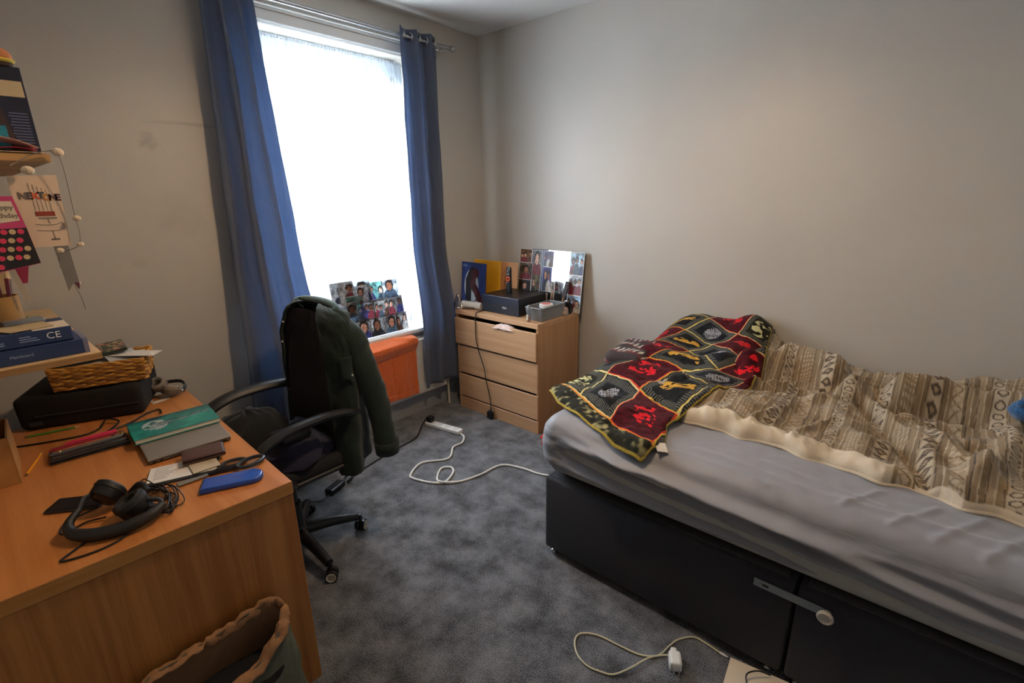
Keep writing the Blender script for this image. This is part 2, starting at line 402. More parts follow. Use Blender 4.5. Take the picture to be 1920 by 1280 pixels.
l = bpy.data.lights.new('pendant_bulb', 'POINT'); l.shadow_soft_size = .055; l.energy = LAMP_POWER; l.color = LAMP_COL
o = bpy.data.objects.new('pendant_bulb', l); COL.objects.link(o); o.location = (PX, PY, PZ)

# ------------------------------------------------------------------ curtains, rod, net
t = thing('curtain_rod', 'brushed metal curtain rod with ball finial above the window', 'curtain rod', (2.77, -1.7, 2.545))
b = B(); tube(b, [(2.77, -.80, 2.545), (2.77, -2.575, 2.545)], .011, 12); obj('rod', b, M_brush, t, True)
b = B(); sphere(b, (2.77, -2.592, 2.545), .02); tube(b, [(2.77, -2.56, 2.545), (2.77, -2.58, 2.545)], .014, 12); obj('finial', b, M_brush, t, True)
b = B(); sphere(b, (2.77, -.79, 2.545), .02); tube(b, [(2.77, -.82, 2.545), (2.77, -.80, 2.545)], .014, 12); obj('finial', b, M_brush, t, True)
for y in (-2.50, -.86):
    b = B(); tube(b, [(2.85, y, 2.525), (2.79, y, 2.525), (2.77, y, 2.533)], .006, 8); box2(b, (2.842, y-.015, 2.49), (2.85, y+.015, 2.56), .002); obj('bracket', b, M_brush, t, True)
for x, z in ((2.80, 2.525), (2.825, 2.555)):
    b = B(); tube(b, [(x, -.84, z), (x, -2.52, z)], .005, 8); obj('rail', b, M_white, t, True)
def curtain(name, label, y_top, y_bot, z0, nf, amp, seed, top=2.59):
    t = thing(name, label, 'curtain', (2.77, (y_bot[0]+y_bot[1])/2, z0), 'navy eyelet curtains')
    nu, nv = 180, 90; u = np.linspace(0, 1, nu)[:, None]; v = np.linspace(0, 1, nv)[None, :]
    ph = np.interp(u, np.linspace(0, 1, 7), np.linspace(0, 1, 7)+np.array([0, .02, -.025, .02, -.015, .02, 0]))
    yl = y_top[0]+(y_bot[0]-y_top[0])*v**1.2; yr = y_top[1]+(y_bot[1]-y_top[1])*v**1.2
    f = Fbm(seed, 1.2, 3)
    wav = np.sin(ph*nf*2*PI+1.2+.5*f(u*2, v*1.2))
    X = 2.768 - .062*sstep(.55, .80, v) - amp*(.55+.45*v-.35*sstep(.6, .8, v))*wav - .010*f(u*4, v*2)*v*(1-sstep(.6, .8, v)*.6)
    Y = yl+(yr-yl)*(u+.008*np.cos(ph*nf*4*PI)*(1-.4*v)) + .006*f(u*3+9, v*3)
    Z = top+(z0-top)*v + .012*(f(u*2+5, v)*v)
    c = solidify(place('curtain_panel', grid_mesh('curtain_panel', np.stack([X, Y, Z+0*X], -1)), M_curtain, t), .003)
    for k in range(int(nf*2)):              # eyelets where the cloth crosses the rod
        uu = (k+.5)/(nf*2); y = y_top[0]+(y_top[1]-y_top[0])*uu
        b = B(); tube(b, [(2.77+.022*math.cos(a), y+.006*math.cos(a), 2.545+.022*math.sin(a)) for a in np.linspace(0, 2*PI, 17)[:-1]], .004, 6, closed=True)
        obj('eyelet', b, M_brush, t, True)
    return t
curtain('curtain', 'wide navy curtain hanging left of the window, behind the chair', (-1.02, -1.262), (-.905, -1.40), .24, 3, .035, 11)
curtain('curtain', 'narrow navy curtain hanging right of the window, beside the drawers', (-2.138, -2.45), (-2.105, -2.465), .235, 2.5, .04, 12)
nu, nv = 420, 60; u = np.linspace(0, 1, nu)[:, None]; v = np.linspace(0, 1, nv)[None, :]
f = Fbm(5, 3, 4); g = f(u*9, v*.5)
P = np.stack([XW+.055+.009*np.sin(u*2*PI*46+2*f(u*4, v*.4))*(1-.3*v)+.01*g, WY0+.02+(WY1-WY0-.04)*u+0*v, WZ1-.035-(WZ1-.035-WZ0-.01)*v+0*u+.006*f(u*14, 0*v)*(v == 0)], -1)
o = place('net_curtain', grid_mesh('net_curtain', P), M_net, None); props(o, 'sheer white gathered net curtain filling the bright window', 'curtain')
nh = 14; v2 = np.linspace(0, 1, nh)[None, :]; P2 = P[:, :nh].copy()
zt = .115+.05*np.clip(f(u*16, 0*u), -.8, 1.2)
P2[..., 2] = WZ1-.037-zt*v2; P2[..., 0] = XW+.049+.011*np.sin(u*2*PI*62+3*f(u*5, 0*u))*(.4+.6*v2); P2[..., 1] = WY0+.02+(WY1-WY0-.04)*u+0*v2
h = place('gathered_heading', grid_mesh('gathered_heading', P2), clear_mat('dense_white_net', (.80, .84, .88), .80, kind='cloth'), o)
b = B(); tube(b, [(XW+.055, WY0, WZ1-.05), (XW+.055, WY1, WZ1-.05)], .004, 8); props(obj('net_curtain_wire', b, M_white, None, True), 'white wire holding the net curtain along the window top', 'wire')

# ------------------------------------------------------------------ printed photographs (made as small coloured grids)
SKIN = [(150, 100, 75), (196, 150, 122), (110, 70, 50), (214, 170, 145), (88, 55, 40)]
def photo_cols(nu, nv, seed, tone=None):
    r = np.random.RandomState(seed); u, v = np.meshgrid(np.linspace(0, 1, nu), np.linspace(0, 1, nv), indexing='ij')
    bgs = [(70, 62, 55), (120, 110, 95), (150, 150, 150), (60, 70, 90), (40, 36, 34), (120, 95, 60), (100, 104, 100)]
    base = np.array(tone if tone else bgs[r.randint(len(bgs))], float); f = Fbm(seed+50, 1.6, 3)
    C = np.clip(base[None, None]*(1+.5*f(u, v)[..., None]), 0, 255)
    k = r.randint(1, 4)
    for i in range(k):
        cx = (i+.5)/k+r.uniform(-.08, .08); cy = r.uniform(.52, .7); s = r.uniform(.8, 1.15)*min(.9, .42/k+.18)
        body = np.array([(50, 48, 84), (112, 44, 52), (30, 30, 34), (190, 185, 180), (62, 72, 84), (90, 60, 50)][r.randint(6)], float)
        C = np.where((((u-cx)/(.75*s))**2+((v-(cy-.65))/.5)**2 < 1)[..., None], body*(1+.3*f(u*2, v*2)[..., None]), C)
        C = np.where((((u-cx)/(.42*s))**2+((v-cy-.03)/(.5*s))**2 < 1)[..., None], np.array((30, 22, 18), float)+20*f(u*3, v*3)[..., None], C)
        sk = np.array(SKIN[r.randint(len(SKIN))], float)
        C = np.where((((u-cx)/(.28*s))**2+((v-cy+.03)/(.36*s))**2 < 1)[..., None], sk*(1+.15*f(u*4, v*4)[..., None]), C)
        for ex in (-.1, .1):
            C = np.where((((u-cx-ex*s)/(.05*s))**2+((v-cy)/(.04*s))**2 < 1)[..., None], sk*.35, C)
        C = np.where((((u-cx)/(.11*s))**2+((v-cy+.2*s)/(.035*s))**2 < 1)[..., None], np.array((150, 60, 60), float), C)
    C = C*(1+.28*Fbm(seed+90, 5, 2)(u, v)[..., None]); C = np.clip(C, 4, 250)/255
    return np.where(C <= .04045, C/12.92, ((C+.055)/1.055)**2.4)
def photo(parent, O, R, U, N, x0, y0, x1, y1, seed, lift, border=.004, m=None, tone=None, edge=None):
    O, R, U, N = [Vector(q) for q in (O, R, U, N)]
    nu, nv = 26, 26
    def pt(x, y, h): return O+R*x+U*y+N*h
    P = np.array([[pt(x, y, lift+.0012) for y in np.linspace(y0+border, y1-border, nv)] for x in np.linspace(x0+border, x1-border, nu)])
    b = B(); quad_slab(b, [pt(x0, y0, lift+.0008), pt(x1, y0, lift+.0008), pt(x1, y1, lift+.0008), pt(x0, y1, lift+.0008)], N, .0008)
    o = obj('photo', b, edge or mat('photo_paper_edge', 'e4e2de', .4), parent)
    q = place('print', grid_mesh('print', P, photo_cols(nu, nv, seed, tone)), m or M_col, o, smooth=False)
    return o
# collage board on the window sill, leaning on the net
t = thing('photo_collage', 'photo collage board leaning in the window above the radiator', 'photo board', (2.84, -1.86, WZ0))
O = Vector((2.84, -1.555, WZ0+.002)); U = Vector((.055, .0, .38)).normalized(); R = Vector((0, -1, -.0)); N = U.cross(R); N = -N if N.x > 0 else N
b = B(); quad_slab(b, [O+R*0, O+R*.555, O+R*.515+U*.375, O+R*.02+U*.40], N, .004); obj('board', b, clear_mat('thin_backing_sheet', (.9, .92, .94), .75, kind='cloth'), t)
cells = [(.0, .255, .17, .40), (.06, .235, .30, .405), (.16, .245, .27, .36), (.01, .12, .17, .262), (.27, .235, .39, .37), (.38, .24, .515, .37), (.16, .12, .30, .25), (.285, .12, .41, .25), (.40, .12, .535, .25), (0, .0, .13, .13), (.12, .0, .25, .135), (.24, .0, .36, .13), (.35, .0, .47, .13), (.45, .0, .55, .13), (.09, .16, .23, .30)]
for i, (x0, y0, x1, y1) in enumerate(cells): photo(t, O, R, U, N, x0, y0, x1, y1, 100+i, .0006*(i % 4), .005 if i in (1, 14) else .002, backlit('backlit_photo_paper'), tone=(96, 140, 132) if i in (4, 14) else (178, 184, 188) if i in (1, 2, 5) else (120, 116, 112) if i % 2 else (92, 88, 86), edge=clear_mat('photo_paper_backlit', (.9, .92, .94), .7, kind='cloth'))

# ------------------------------------------------------------------ radiator and towel
t = thing('radiator', 'white panel radiator on the wall beneath the window', 'radiator', (2.79, -1.80, .1))
soft_box('panel', (2.775, -1.80, .375), (.03, 1.13, .42), .012, (3, 40, 24), M_rad, t)
soft_box('panel', (2.825, -1.80, .375), (.03, 1.13, .42), .012, (3, 40, 24), M_rad, t)
b = B(); box2(b, (2.755, -2.37, .575), (2.845, -1.235, .592), .006, 2); obj('top_grille', b, M_rad, t)
for y in (-2.37, -1.245):
    b = B(); box2(b, (2.757, y, .17), (2.843, y+.01, .585), .004); obj('side_panel', b, M_rad, t)
for k in range(27):
    b = B(); yy = -1.27-k*.041; box2(b, (2.757, yy-.008, .20), (2.762, yy+.008, .56), .003, 2); obj('rib', b, M_rad, t)
for y, z1 in ((-2.40, .24), (-1.78, .16)):
    b = B(); tube(b, [(2.78, y, 0), (2.78, y, z1-.03), (2.78, y, z1)], .0085, 10); obj('pipe', b, mat('cream_pipe_paint', 'ddd2bd', .5), t, True)
b = B(); lathe(b, [(0, 0), (.016, 0), (.018, .01), (.018, .045), (.014, .06), (0, .06)], 14, (2.78, -2.40, .235)); obj('valve_cap', b, M_black, t, True)
b = B(); tube(b, [(2.78, -2.36, .225), (2.78, -2.405, .225)], .012, 10); obj('valve', b, M_chrome, t, True)
# towel over the radiator
nu, nv = 90, 120; u = np.linspace(0, 1, nu)[:, None]; v = np.linspace(0, 1, nv)[None, :]; f = Fbm(21, 1.3, 4)
y = -1.575-.505*u+0*v; s = v*.665-.17
r = .052; ang = np.clip(s/.11, 0, 1)*PI
X = np.where(s < 0, 2.862, np.where(s < .11, 2.807+.055*np.cos(ang), 2.748)); Z = np.where(s < 0, .60+s, np.where(s < .11, .600+.035*np.sin(ang), .60-(s-.11)))
X = np.minimum(X, 2.849)
front = sstep(.05, .12, s)
fold_ = np.sqrt(np.clip(np.sin(PI*np.clip((s+.03*(u-.5)-.05)/.14, 0, 1)), 0, 1))+0*y
roll = ridge(y, s+0*y, [(-1.57, .13), (-2.09, .115)], .03)+.7*ridge(y, s+0*y, [(-1.57, .07), (-1.9, .05), (-2.05, .10)], .018)
X = X-front*(.006+.016*(1+f(u*2.6, v*.6))*.5)-.016*roll-.030*fold_*(.75+.25*np.sin(u*5)); Z = Z+.016*roll*(s < .12)-front*.02*u*(s > .3)
hem = np.exp(-((v-.93)/.008)**2)*.004; X = X+hem*front
o = place('towel', grid_mesh('towel', np.stack([X, y, Z+0*X], -1)), mat('orange_terry', 'e0661c', .95, var=.12, vscale=90, bump=.8, bscale=500, sheen=.4), None)
solidify(o, .006, 1); props(o, 'orange towel folded over the radiator under the window', 'towel')

# ------------------------------------------------------------------ chest of drawers
CX0, CX1, CYF, CYB, CZ = 1.885, 2.665, -2.41, -2.885, .78
t = thing('chest_of_drawers', 'pale oak three drawer chest in the corner by the window', 'chest of drawers', ((CX0+CX1)/2, (CYF+CYB)/2, 0))
b = B(); box2(b, (CX0, CYB, CZ-.032), (CX1, CYF+.004, CZ), .002); obj('top_panel', b, M_chest, t)
for x0, x1 in ((CX0, CX0+.022), (CX1-.022, CX1)):
    b = B(); box2(b, (x0, CYB, 0), (x1, CYF-.004, CZ-.032), .0015); obj('side_panel', b, M_chestv, t)
b = B(); box2(b, (CX0+.022, CYB, .03), (CX1-.022, CYB+.012, CZ-.032)); obj('back_panel', b, M_gap, t)
b = B(); box2(b, (CX0+.004, CYF-.02, .0), (CX1-.004, CYF-.002, .092), .002); obj('plinth', b, M_chest, t)
for k, (z0, z1, out) in enumerate(((.104, .278, 0), (.296, .508, 0), (.526, .722, .018))):
    d = obj('drawer', box2(B(), (CX0+.005, CYF-.018+out, z0), (CX1-.005, CYF+out, z1), .002), M_chest, t)
    b = B()
    for lo, hi in (((CX0+.03, CYF-.42+out, z0+.03), (CX0+.042, CYF-.018+out, z1-.05)), ((CX1-.042, CYF-.42+out, z0+.03), (CX1-.03, CYF-.018+out, z1-.05)), ((CX0+.03, CYF-.42+out, z0+.02), (CX1-.03, CYF-.018+out, z0+.03)), ((CX0+.03, CYF-.42+out, z0+.03), (CX1-.03, CYF-.41+out, z1-.05))): box2(b, lo, hi)
    obj('drawer_box', b, M_gap, d)
# pale cloth poking out of the top drawer
nu, nv = 30, 16; u = np.linspace(0, 1, nu)[:, None]; v = np.linspace(0, 1, nv)[None, :]; f = Fbm(31, 1.5, 3)
P = np.stack([2.08+.19*u+0*v, -2.455+.075*v+.004*f(u*2, v), .705+.034*np.sin(PI*u)**.6*np.sin(PI*np.clip(v*.95+.02, 0, 1))+.006*f(u*5, v*2)], -1)
o = solidify(place('garment', grid_mesh('garment', P), mat('pale_pink_cotton', 'd8c0ba', .9, var=.15, vscale=60), None), .003); props(o, 'pale pink cloth poking out of the top drawer', 'clothing')
# lead with black plug hanging down the chest front
t = thing('power_cable', 'thin black cable hanging down the drawer fronts with a plug', 'cable', (2.33, -2.37, 0))
b = B(); tube(b, [(2.455, -2.56, .784), (2.445, -2.45, .785), (2.44, -2.402, .784), (2.437, -2.396, .765), (2.435, -2.386, .73), (2.43, -2.382, .60), (2.405, -2.383, .50), (2.37, -2.394, .38), (2.355, -2.397, .28), (2.325, -2.398, .17), (2.315, -2.396, .10), (2.312, -2.393, .07)], .0035, 8, sm=6); obj('cord', b, M_black, t, True)
b = B(); box(b, (2.312, -2.385, .035), (.052, .028, .055), .2, .008, 2); box(b, (2.312, -2.385, .066), (.02, .018, .02), .2, .004); obj('plug', b, M_blacks, t)
b = B()
for dx in (-.011, .011): box(b, (2.312+dx, -2.364, .03), (.004, .018, .006), .2)
obj('plug_pin', b, M_chrome, t)

# things on the chest ------------------------------------------------
# photo mirror board leaning on the wall
t = thing('photo_mirror', 'frameless mirror stuck with photos leaning on the wall above the chest', 'mirror', (2.15, -2.80, CZ))
O = Vector((2.425, -2.832, CZ+.001)); U = Vector((0, -.055, .41)).normalized(); R = Vector((-1, 0, 0)); N = Vector((0, U.z, -U.y)); N = N if N.y > 0 else -N
MW, MH = .575, .42
b = B(); quad_slab(b, [O, O+R*MW, O+R*MW+U*MH, O+U*MH], N, .004); obj('mirror_glass', b, mat('mirror_silver', 'e8ecef', .03, 1), t)
b = B(); quad_slab(b, [O-N*.0045, O+R*MW-N*.0045, O+R*MW+U*MH-N*.0045, O+U*MH-N*.0045], N, .004); obj('backing', b, mat('mirror_backing', '574a3c', .7), t)
cells = [(.0, .31, .115, .42, (110, 80, 40)), (.115, .23, .215, .415, (130, 130, 130)), (.0, .19, .13, .32, (95, 85, 75)), (.0, .06, .125, .195, (50, 40, 34)), (.125, .06, .21, .24, (90, 80, 50)), (.225, .30, .315, .415, (70, 50, 90)), (.225, .12, .31, .30, (50, 45, 120)), (.20, .01, .285, .11, (120, 100, 90)), (.0, .0, .2, .06, (110, 40, 110)), (.46, .26, .575, .42, (150, 175, 195)), (.46, .12, .575, .26, (175, 185, 195)), (.46, .0, .575, .12, (130, 155, 185)), (.315, .0, .345, .20, (90, 80, 60))]
for i, (x0, y0, x1, y1, tn) in enumerate(cells): photo(t, O, R, U, N, x0, y0, x1, y1, 200+i, .0004*(i % 3), .003, tone=tn)
# blue framed picture and the two cards behind it
def leaning_card(name, label, x0, x1, y, h, tilt, th, mf, cat='picture', slant=0):
    t = thing(name, label, cat, ((x0+x1)/2, y, CZ))
    O = Vector((x1, y, CZ+.001)); R = Vector((-1, slant, 0)).normalized(); U = Vector((0, -math.sin(tilt), math.cos(tilt))); N = R.cross(U); N = N if N.y > 0 else -N
    w = (x1-x0); b = B(); quad_slab(b, [O, O+R*w, O+R*w+U*h, O+U*h], N, th); obj('board', b, mf, t)
    return t, O, R, U, N, w
t, O, R, U, N, w = leaning_card('blue_picture', 'square blue picture of two entwined hands leaning beside the window curtain', 2.560, 2.835, -2.63, .315, .09, .006, mat('blue_print_edge', '25356b', .5), slant=.05)
nn = 70; uu, vv = np.meshgrid(np.linspace(0, 1, nn), np.linspace(0, 1, nn), indexing='ij'); f = Fbm(61, 2, 3)
C = np.zeros((nn, nn, 3))+np.array((38, 62, 128))*(1+.15*f(uu, vv)[..., None])
C = np.where((((uu-.42)/.30)**2+((vv-.42)/.42)**2 < 1)[..., None], np.array((176, 188, 200.)), C)
dA = ridge(uu, vv, [(.30, 0), (.30, .55), (.45, .78), (.56, .74)], .13); C = np.where((dA > .4)[..., None], np.array((22, 24, 34.)), C)
dB = ridge(uu, vv, [(.85, 0), (.62, .33), (.48, .45), (.50, .72), (.62, .76)], .12); C = np.where((dB > .4)[..., None], np.array((78, 34, 40.))*(1+.4*f(uu*2, vv*2)[..., None]), C)
C = np.where(((np.abs(uu-.13) < .10) & (np.abs(vv-.92) < .025))[..., None], np.array((90, 112, 165.)), C); C = np.clip(C, 3, 255)/255; C = np.where(C <= .04045, C/12.92, ((C+.055)/1.055)**2.4)
P = np.array([[O+R*(w*a)+U*(.315*c)+N*.0008 for c in np.linspace(.01, .99, nn)] for a in np.linspace(.01, .99, nn)])
place('print', grid_mesh('print', P, C), M_colm, t, smooth=False)
t, O, R, U, N, w = leaning_card('yellow_card', 'plain yellow card standing behind the blue picture', 2.515, 2.80, -2.735, .325, .07, .004, mat('yellow_card', 'e0a21e', .6), 'card')
t, O, R, U, N, w = leaning_card('sketch_card', 'tan card with a brown line drawing behind the black box', 2.40, 2.585, -2.80, .315, .07, .004, mat('tan_card', 'cfa074', .7), 'card')
b = B()
for k in range(9):
    a = random.random()*6; cx, cy = .05+.05*random.random(), .10+.12*random.random(); cx = w-.03-cx
    pts = [O+R*(cx+.03*math.cos(a+i*.5)*(1+.3*random.random()))+U*(cy+.045*math.sin(a+i*.6))+N*.001 for i in range(8)]
    tube(b, pts, .0012, 4, sm=3)
obj('line_drawing', b, mat('brown_ink', '6d4a30', .8), t)
# black box
t = thing('black_box', 'black flat speaker box with a white name on its front, on the chest', 'speaker', (2.29, -2.62, CZ))
b = B(); box2(b, (2.115, -2.795, CZ+.004), (2.462, -2.497, CZ+.125), .004, 2); obj('body', b, mat('satin_black_case', '17171a', .4), t)
b = B(); box2(b, (2.115, -2.4965, CZ+.004), (2.462, -2.488, CZ+.125), .003, 2); obj('front_panel', b, mat('blue_black_front', '232a3a', .35), t)
b = B(); box2(b, (2.13, -2.488, CZ+.012), (2.447, -2.4865, CZ+.070), .001); obj('grille', b, mat('grille_black', '141824', .6), t)
text('TIBO', .020, (2.245, -2.486, CZ+.048), (-1, 0, 0), (0, 0, 1), mat('white_print', 'd8d8d8', .6), t)
for x in (2.14, 2.44):
    for y in (-2.77, -2.51):
        b = B(); lathe(b, [(.01, 0), (.01, .005)], 10, (x, y, CZ)); obj('foot', b, M_black, t)
# remote control standing on the box
t = thing('remote_control', 'black remote with an orange ring standing on the black box', 'remote control', (2.315, -2.62, CZ+.125))
def rm(co):
    z = (co.z+.095)/.19; k = 1-.12*z; return (co.x*k, co.y*(1-.25*z)-.004*z, co.z)
soft_box('body', (2.315, -2.62, CZ+.125+.095), (.046, .024, .19), .010, (8, 6, 16), M_blacks, t, rm)
cy = -2.6075
b = B(); tube(b, [(2.314+.0135*math.cos(a), cy, CZ+.125+.105+.0135*math.sin(a)) for a in np.linspace(0, 2*PI, 25)[:-1]], .0042, 8, closed=True); obj('ring_button', b, mat('orange_button', 'e8602c', .4), t, True)
b = B(); box(b, (2.316, -2.6095, CZ+.125+.165), (.009, .002, .002)); box(b, (2.316, -2.6095, CZ+.125+.165), (.002, .002, .009)); box(b, (2.325, -2.6085, CZ+.125+.078), (.008, .002, .006)); box(b, (2.316, -2.609, CZ+.125+.14), (.018, .002, .003)); obj('markings', b, mat('white_print', 'd8d8d8', .6), t)
# straightener / white device, smoky bag
t = thing('white_device', 'grey and white cylindrical appliance lying left of the black box', 'appliance', (2.56, -2.48, CZ))
b = B(); Mx = Matrix.Translation((2.56, -2.475, CZ+.031)) @ Matrix.Rotation(.22, 4, 'Z') @ Matrix.Rotation(-PI/2, 4, 'Y')
lathe(b, [(0, -.085), (.028, -.085), (.03, -.08), (.03, -.055), (.026, -.05), (.026, .075), (.02, .085), (0, .085)], 20, (0, 0, 0), Mx); obj('body', b, mat('silver_white_plastic', 'c9c8c4', .3), t, True)
b = B(); box(b, (2.565, -2.476, CZ+.058), (.10, .030, .006), .22, .002); obj('handle', b, mat('pale_grey_plastic', 'dddcd7', .4), t)
b = B(); box(b, (2.565, -2.476, CZ+.0605), (.082, .016, .004), .22, .001); obj('control_strip', b, M_dark, t)
b = B(); box(b, (2.58, -2.456, CZ+.018), (.13, .02, .018), .22, .004); obj('base', b, mat('taupe_plastic', '5d5348', .5), t)
nu, nv = 26, 26; f = Fbm(71, 1.4, 4); th = np.linspace(0, 2*PI, nu, endpoint=False)[:, None]; v = np.linspace(0, 1, nv)[None, :]
rr = .045*(1-.65*v**1.5)*(1+.35*f(np.cos(th)*.7+3, np.sin(th)*.7+v*1.3)); P = np.stack([2.655+rr*np.cos(th)*.9, -2.435+rr*np.sin(th)*.7, CZ+.002+.105*v+0*th-.0*rr], -1)
o = place('plastic_bag', grid_mesh('plastic_bag', P, wrap_u=True), M_smoke, None); props(o, 'crumpled smoky plastic bag on the chest corner by the curtain', 'bag')
# woven plastic basket
t = thing('storage_basket', 'small grey woven plastic basket on the front corner of the chest', 'basket', (1.965, -2.61, CZ))
bx, by, hx, hy, hz = 1.968, -2.598, .060, .118, .085
mb = mat('grey_basket_plastic', '868a8f', .5); b = B()
def wallpt(s, z):
    k = 1+.14*z/hz; per = [(-hx, hy), (hx, hy), (hx, -hy), (-hx, -hy)]
    i = int(s) % 4; f_ = s-int(s); a = per[i]; c = per[(i+1) % 4]
    return Vector((bx+(a[0]+(c[0]-a[0])*f_)*k, by+(a[1]+(c[1]-a[1])*f_)*k, CZ+.004+z))
for i in range(4):
    n = 9 if i % 2 == 0 else 19
    for k in range(n+1):
        for d in (-1, 1):
            s0 = k/n; s1 = s0+d*(.28 if n < 10 else .13)
            if s1 < 0 or s1 > 1: s1c = min(max(s1, 0), 1); zz = hz*(abs(s1c-s0)/abs(s1-s0)); s1 = s1c
            else: zz = hz
            if abs(s1-s0) > 1e-4: tube(b, [wallpt(i+min(s0, .999), 0), wallpt(i+min(max(s1, 0), .999), zz)], .0022, 4)
obj('lattice', b, mb, t)
b = B()
for i in range(4): quad_slab(b, [wallpt(i, 0), wallpt(i+.999, 0), wallpt(i+.999, hz), wallpt(i, hz)], (wallpt(i+.5, 0)-Vector((bx, by, CZ))), .001)
obj('liner', b, mat('grey_basket_inner', '74787d', .6), t)
b = B(); tube(b, [wallpt(i+s, hz) for i in range(4) for s in (.03, .97)], .0045, 8, closed=True); obj('rim', b, mb, t, True)
b = B(); box2(b, (bx-hx, by-hy, CZ), (bx+hx, by+hy, CZ+.006), .002); obj('base', b, mb, t)
t = thing('tape_roll', 'white roll of tape with red print lying in the grey basket', 'tape', (1.965, -2.60, CZ+.075))
b = B(); lathe(b, [(.018, 0), (.046, 0), (.047, .004), (.047, .022), (.044, .025), (.018, .025), (.018, 0)], 28, (1.965, -2.60, CZ+.072)); obj('roll', b, mat('white_tape', 'e2dedb', .5), t, True)
b = B(); lathe(b, [(.020, .0252), (.034, .0252), (.034, .0258), (.020, .0258)], 24, (1.965, -2.60, CZ+.072)); obj('label', b, mat('red_print', 'cc6a5c', .6), t)
b = B(); sphere(b, (1.968, -2.598, CZ+.04), .05, (.9, 1.9, .62)); props(obj('cloth_bundle', b, mat('charcoal_cloth', '3b3d42', .9), None, True), 'dark cloth bundle stuffed inside the grey basket', 'cloth')
t = thing('glass_bottle', 'slim clear glass bottle standing before the grey basket', 'bottle', (1.984, -2.437, CZ))
b = B(); lathe(b, [(0, 0), (.014, 0), (.015, .004), (.015, .060), (.009, .078), (.008, .085)], 16, (1.984, -2.437, CZ)); obj('body', b, M_clear, t, True)
b = B(); lathe(b, [(0, .085), (.0095, .085), (.0095, .108), (.006, .112), (0, .112)], 14, (1.984, -2.437, CZ)); obj('cap', b, mat('grey_cap', '9aa0a6', .3), t, True)
b = B(); lathe(b, [(0, .003), (.011, .003), (.011, .035), (0, .035)], 14, (1.984, -2.437, CZ)); obj('contents', b, mat('amber_pink_liquid', 'b9836c', .3), t, True)
b = B(); box(b, (1.984, -2.420, CZ+.034), (.016, .002, .035)); obj('label', b, mat('pale_label', 'cdbfae', .6), t)
b = B(); sphere(b, (1.985, -2.455, CZ+.062), .009, (1, .5, 1)); tube(b, [(1.985, -2.4535, CZ+.062), (1.975, -2.4535, CZ+.058)], .003, 6)
# hairbrush leaning on mirror, dark tray, crumpled things
t = thing('hairbrush', 'wooden hairbrush leaning upright against the photo mirror', 'hairbrush', (2.0, -2.755, CZ))
Mx = Matrix.Translation((1.985, -2.785, CZ)) @ Matrix.Rotation(.22, 4, 'X') @ Matrix.Rotation(-.16, 4, 'Y')
b = B(); box(b, (0, 0, .165), (.038, .014, .12), 0, .006, 2, Mx); obj('head', b, mat('dark_brush_head', '3c2c2c', .5), t)
b = B(); tube(b, [Mx @ Vector((0, 0, .004)), Mx @ Vector((0, 0, .04)), Mx @ Vector((0, 0, .11))], [.008, .011, .008], 10); obj('handle', b, mat('brush_wood', '8b6a45', .5), t, True)
b = B()
for i in range(5):
    for k in range(9): tube(b, [Mx @ Vector((-.014+.007*i, .005, .115+.0125*k)), Mx @ Vector((-.014+.007*i, .02, .115+.0125*k))], .001, 4)
o = obj('bristles', b, M_black, t); o['kind'] = 'stuff'
t = thing('cosmetics_tub', 'black tub holding small dark items behind the grey basket', 'tub', (1.925, -2.80, CZ))
b = B(); lathe(b, [(0, 0), (.034, 0), (.040, .065), (.042, .068), (.039, .068), (.034, .006), (0, .006)], 20, (1.925, -2.785, CZ)); obj('tub', b, M_blacks, t, True)
b = B(); box(b, (1.925, -2.78, CZ+.075), (.06, .03, .03), .4, .006); obj('compact', b, mat('dark_compact', '26242a', .25), t)
b = B(); lathe(b, [(0, 0), (.008, 0), (.008, .03), (0, .032)], 10, (1.91, -2.80, CZ+.065)); obj('lid', b, mat('brown_lid', '4a3229', .4), t)
f = Fbm(77, 1.5, 3); th = np.linspace(0, 2*PI, 24, endpoint=False)[:, None]; v = np.linspace(0, 1, 16)[None, :]
rr = .026*np.sqrt(np.clip(1-v**2.5, 0.002, 1))*(1+.3*f(np.cos(th)+1, np.sin(th)+v)); P = np.stack([1.905+rr*np.cos(th), -2.735+rr*np.sin(th), CZ+.001+.06*v+0*th], -1)
o = place('tissue_wrap', grid_mesh('tissue_wrap', P, wrap_u=True), mat('pinkish_wrap', 'b09b92', .4), None); props(o, 'crumpled pinkish wrapper at the back corner of the chest by the mirror', 'wrapper')

# ------------------------------------------------------------------ bed
BX0, BX1, BYF, BYB, BZ0, BZ1 = -.78, 1.148, -1.515, -2.875, .035, .395
t = thing('divan_base', 'charcoal fabric divan base with two halves joined by a metal bar', 'bed base', ((BX0+BX1)/2, (BYF+BYB)/2, 0))
M_div = mat('charcoal_divan_fabric', '25252f', .9, var=.12, vscale=60, bump=.35, bscale=900, sheen=.15)
M_divt = mat('grey_divan_top', '4a4a4f', .9, var=.1, vscale=40)
for x0, x1 in ((.172, BX1), (BX0, .158)):
    h = obj('base_half', box2(B(), (x0, BYB, BZ0), (x1, BYF, BZ1), .012, 3), M_div, t, True)
    obj('top_platform', box2(B(), (x0+.02, BYB+.02, BZ1-.004), (x1-.02, BYF-.022, BZ1+.002), .001), M_divt, h)
for x in (1.11, .21, .12, -.74):
    for y in (BYF-.035, BYB+.04):
        b = B(); lathe(b, [(0, 0), (.018, 0), (.021, .006), (.021, .014), (.014, .02), (.014, .036), (0, .036)], 16, (x, y, 0)); obj('glide', b, M_chrome, t, True)
bar = obj('link_bar', box2(B(), (.085, BYF+.001, .333), (.283, BYF+.005, .361), .0018, 2), M_steel, t)
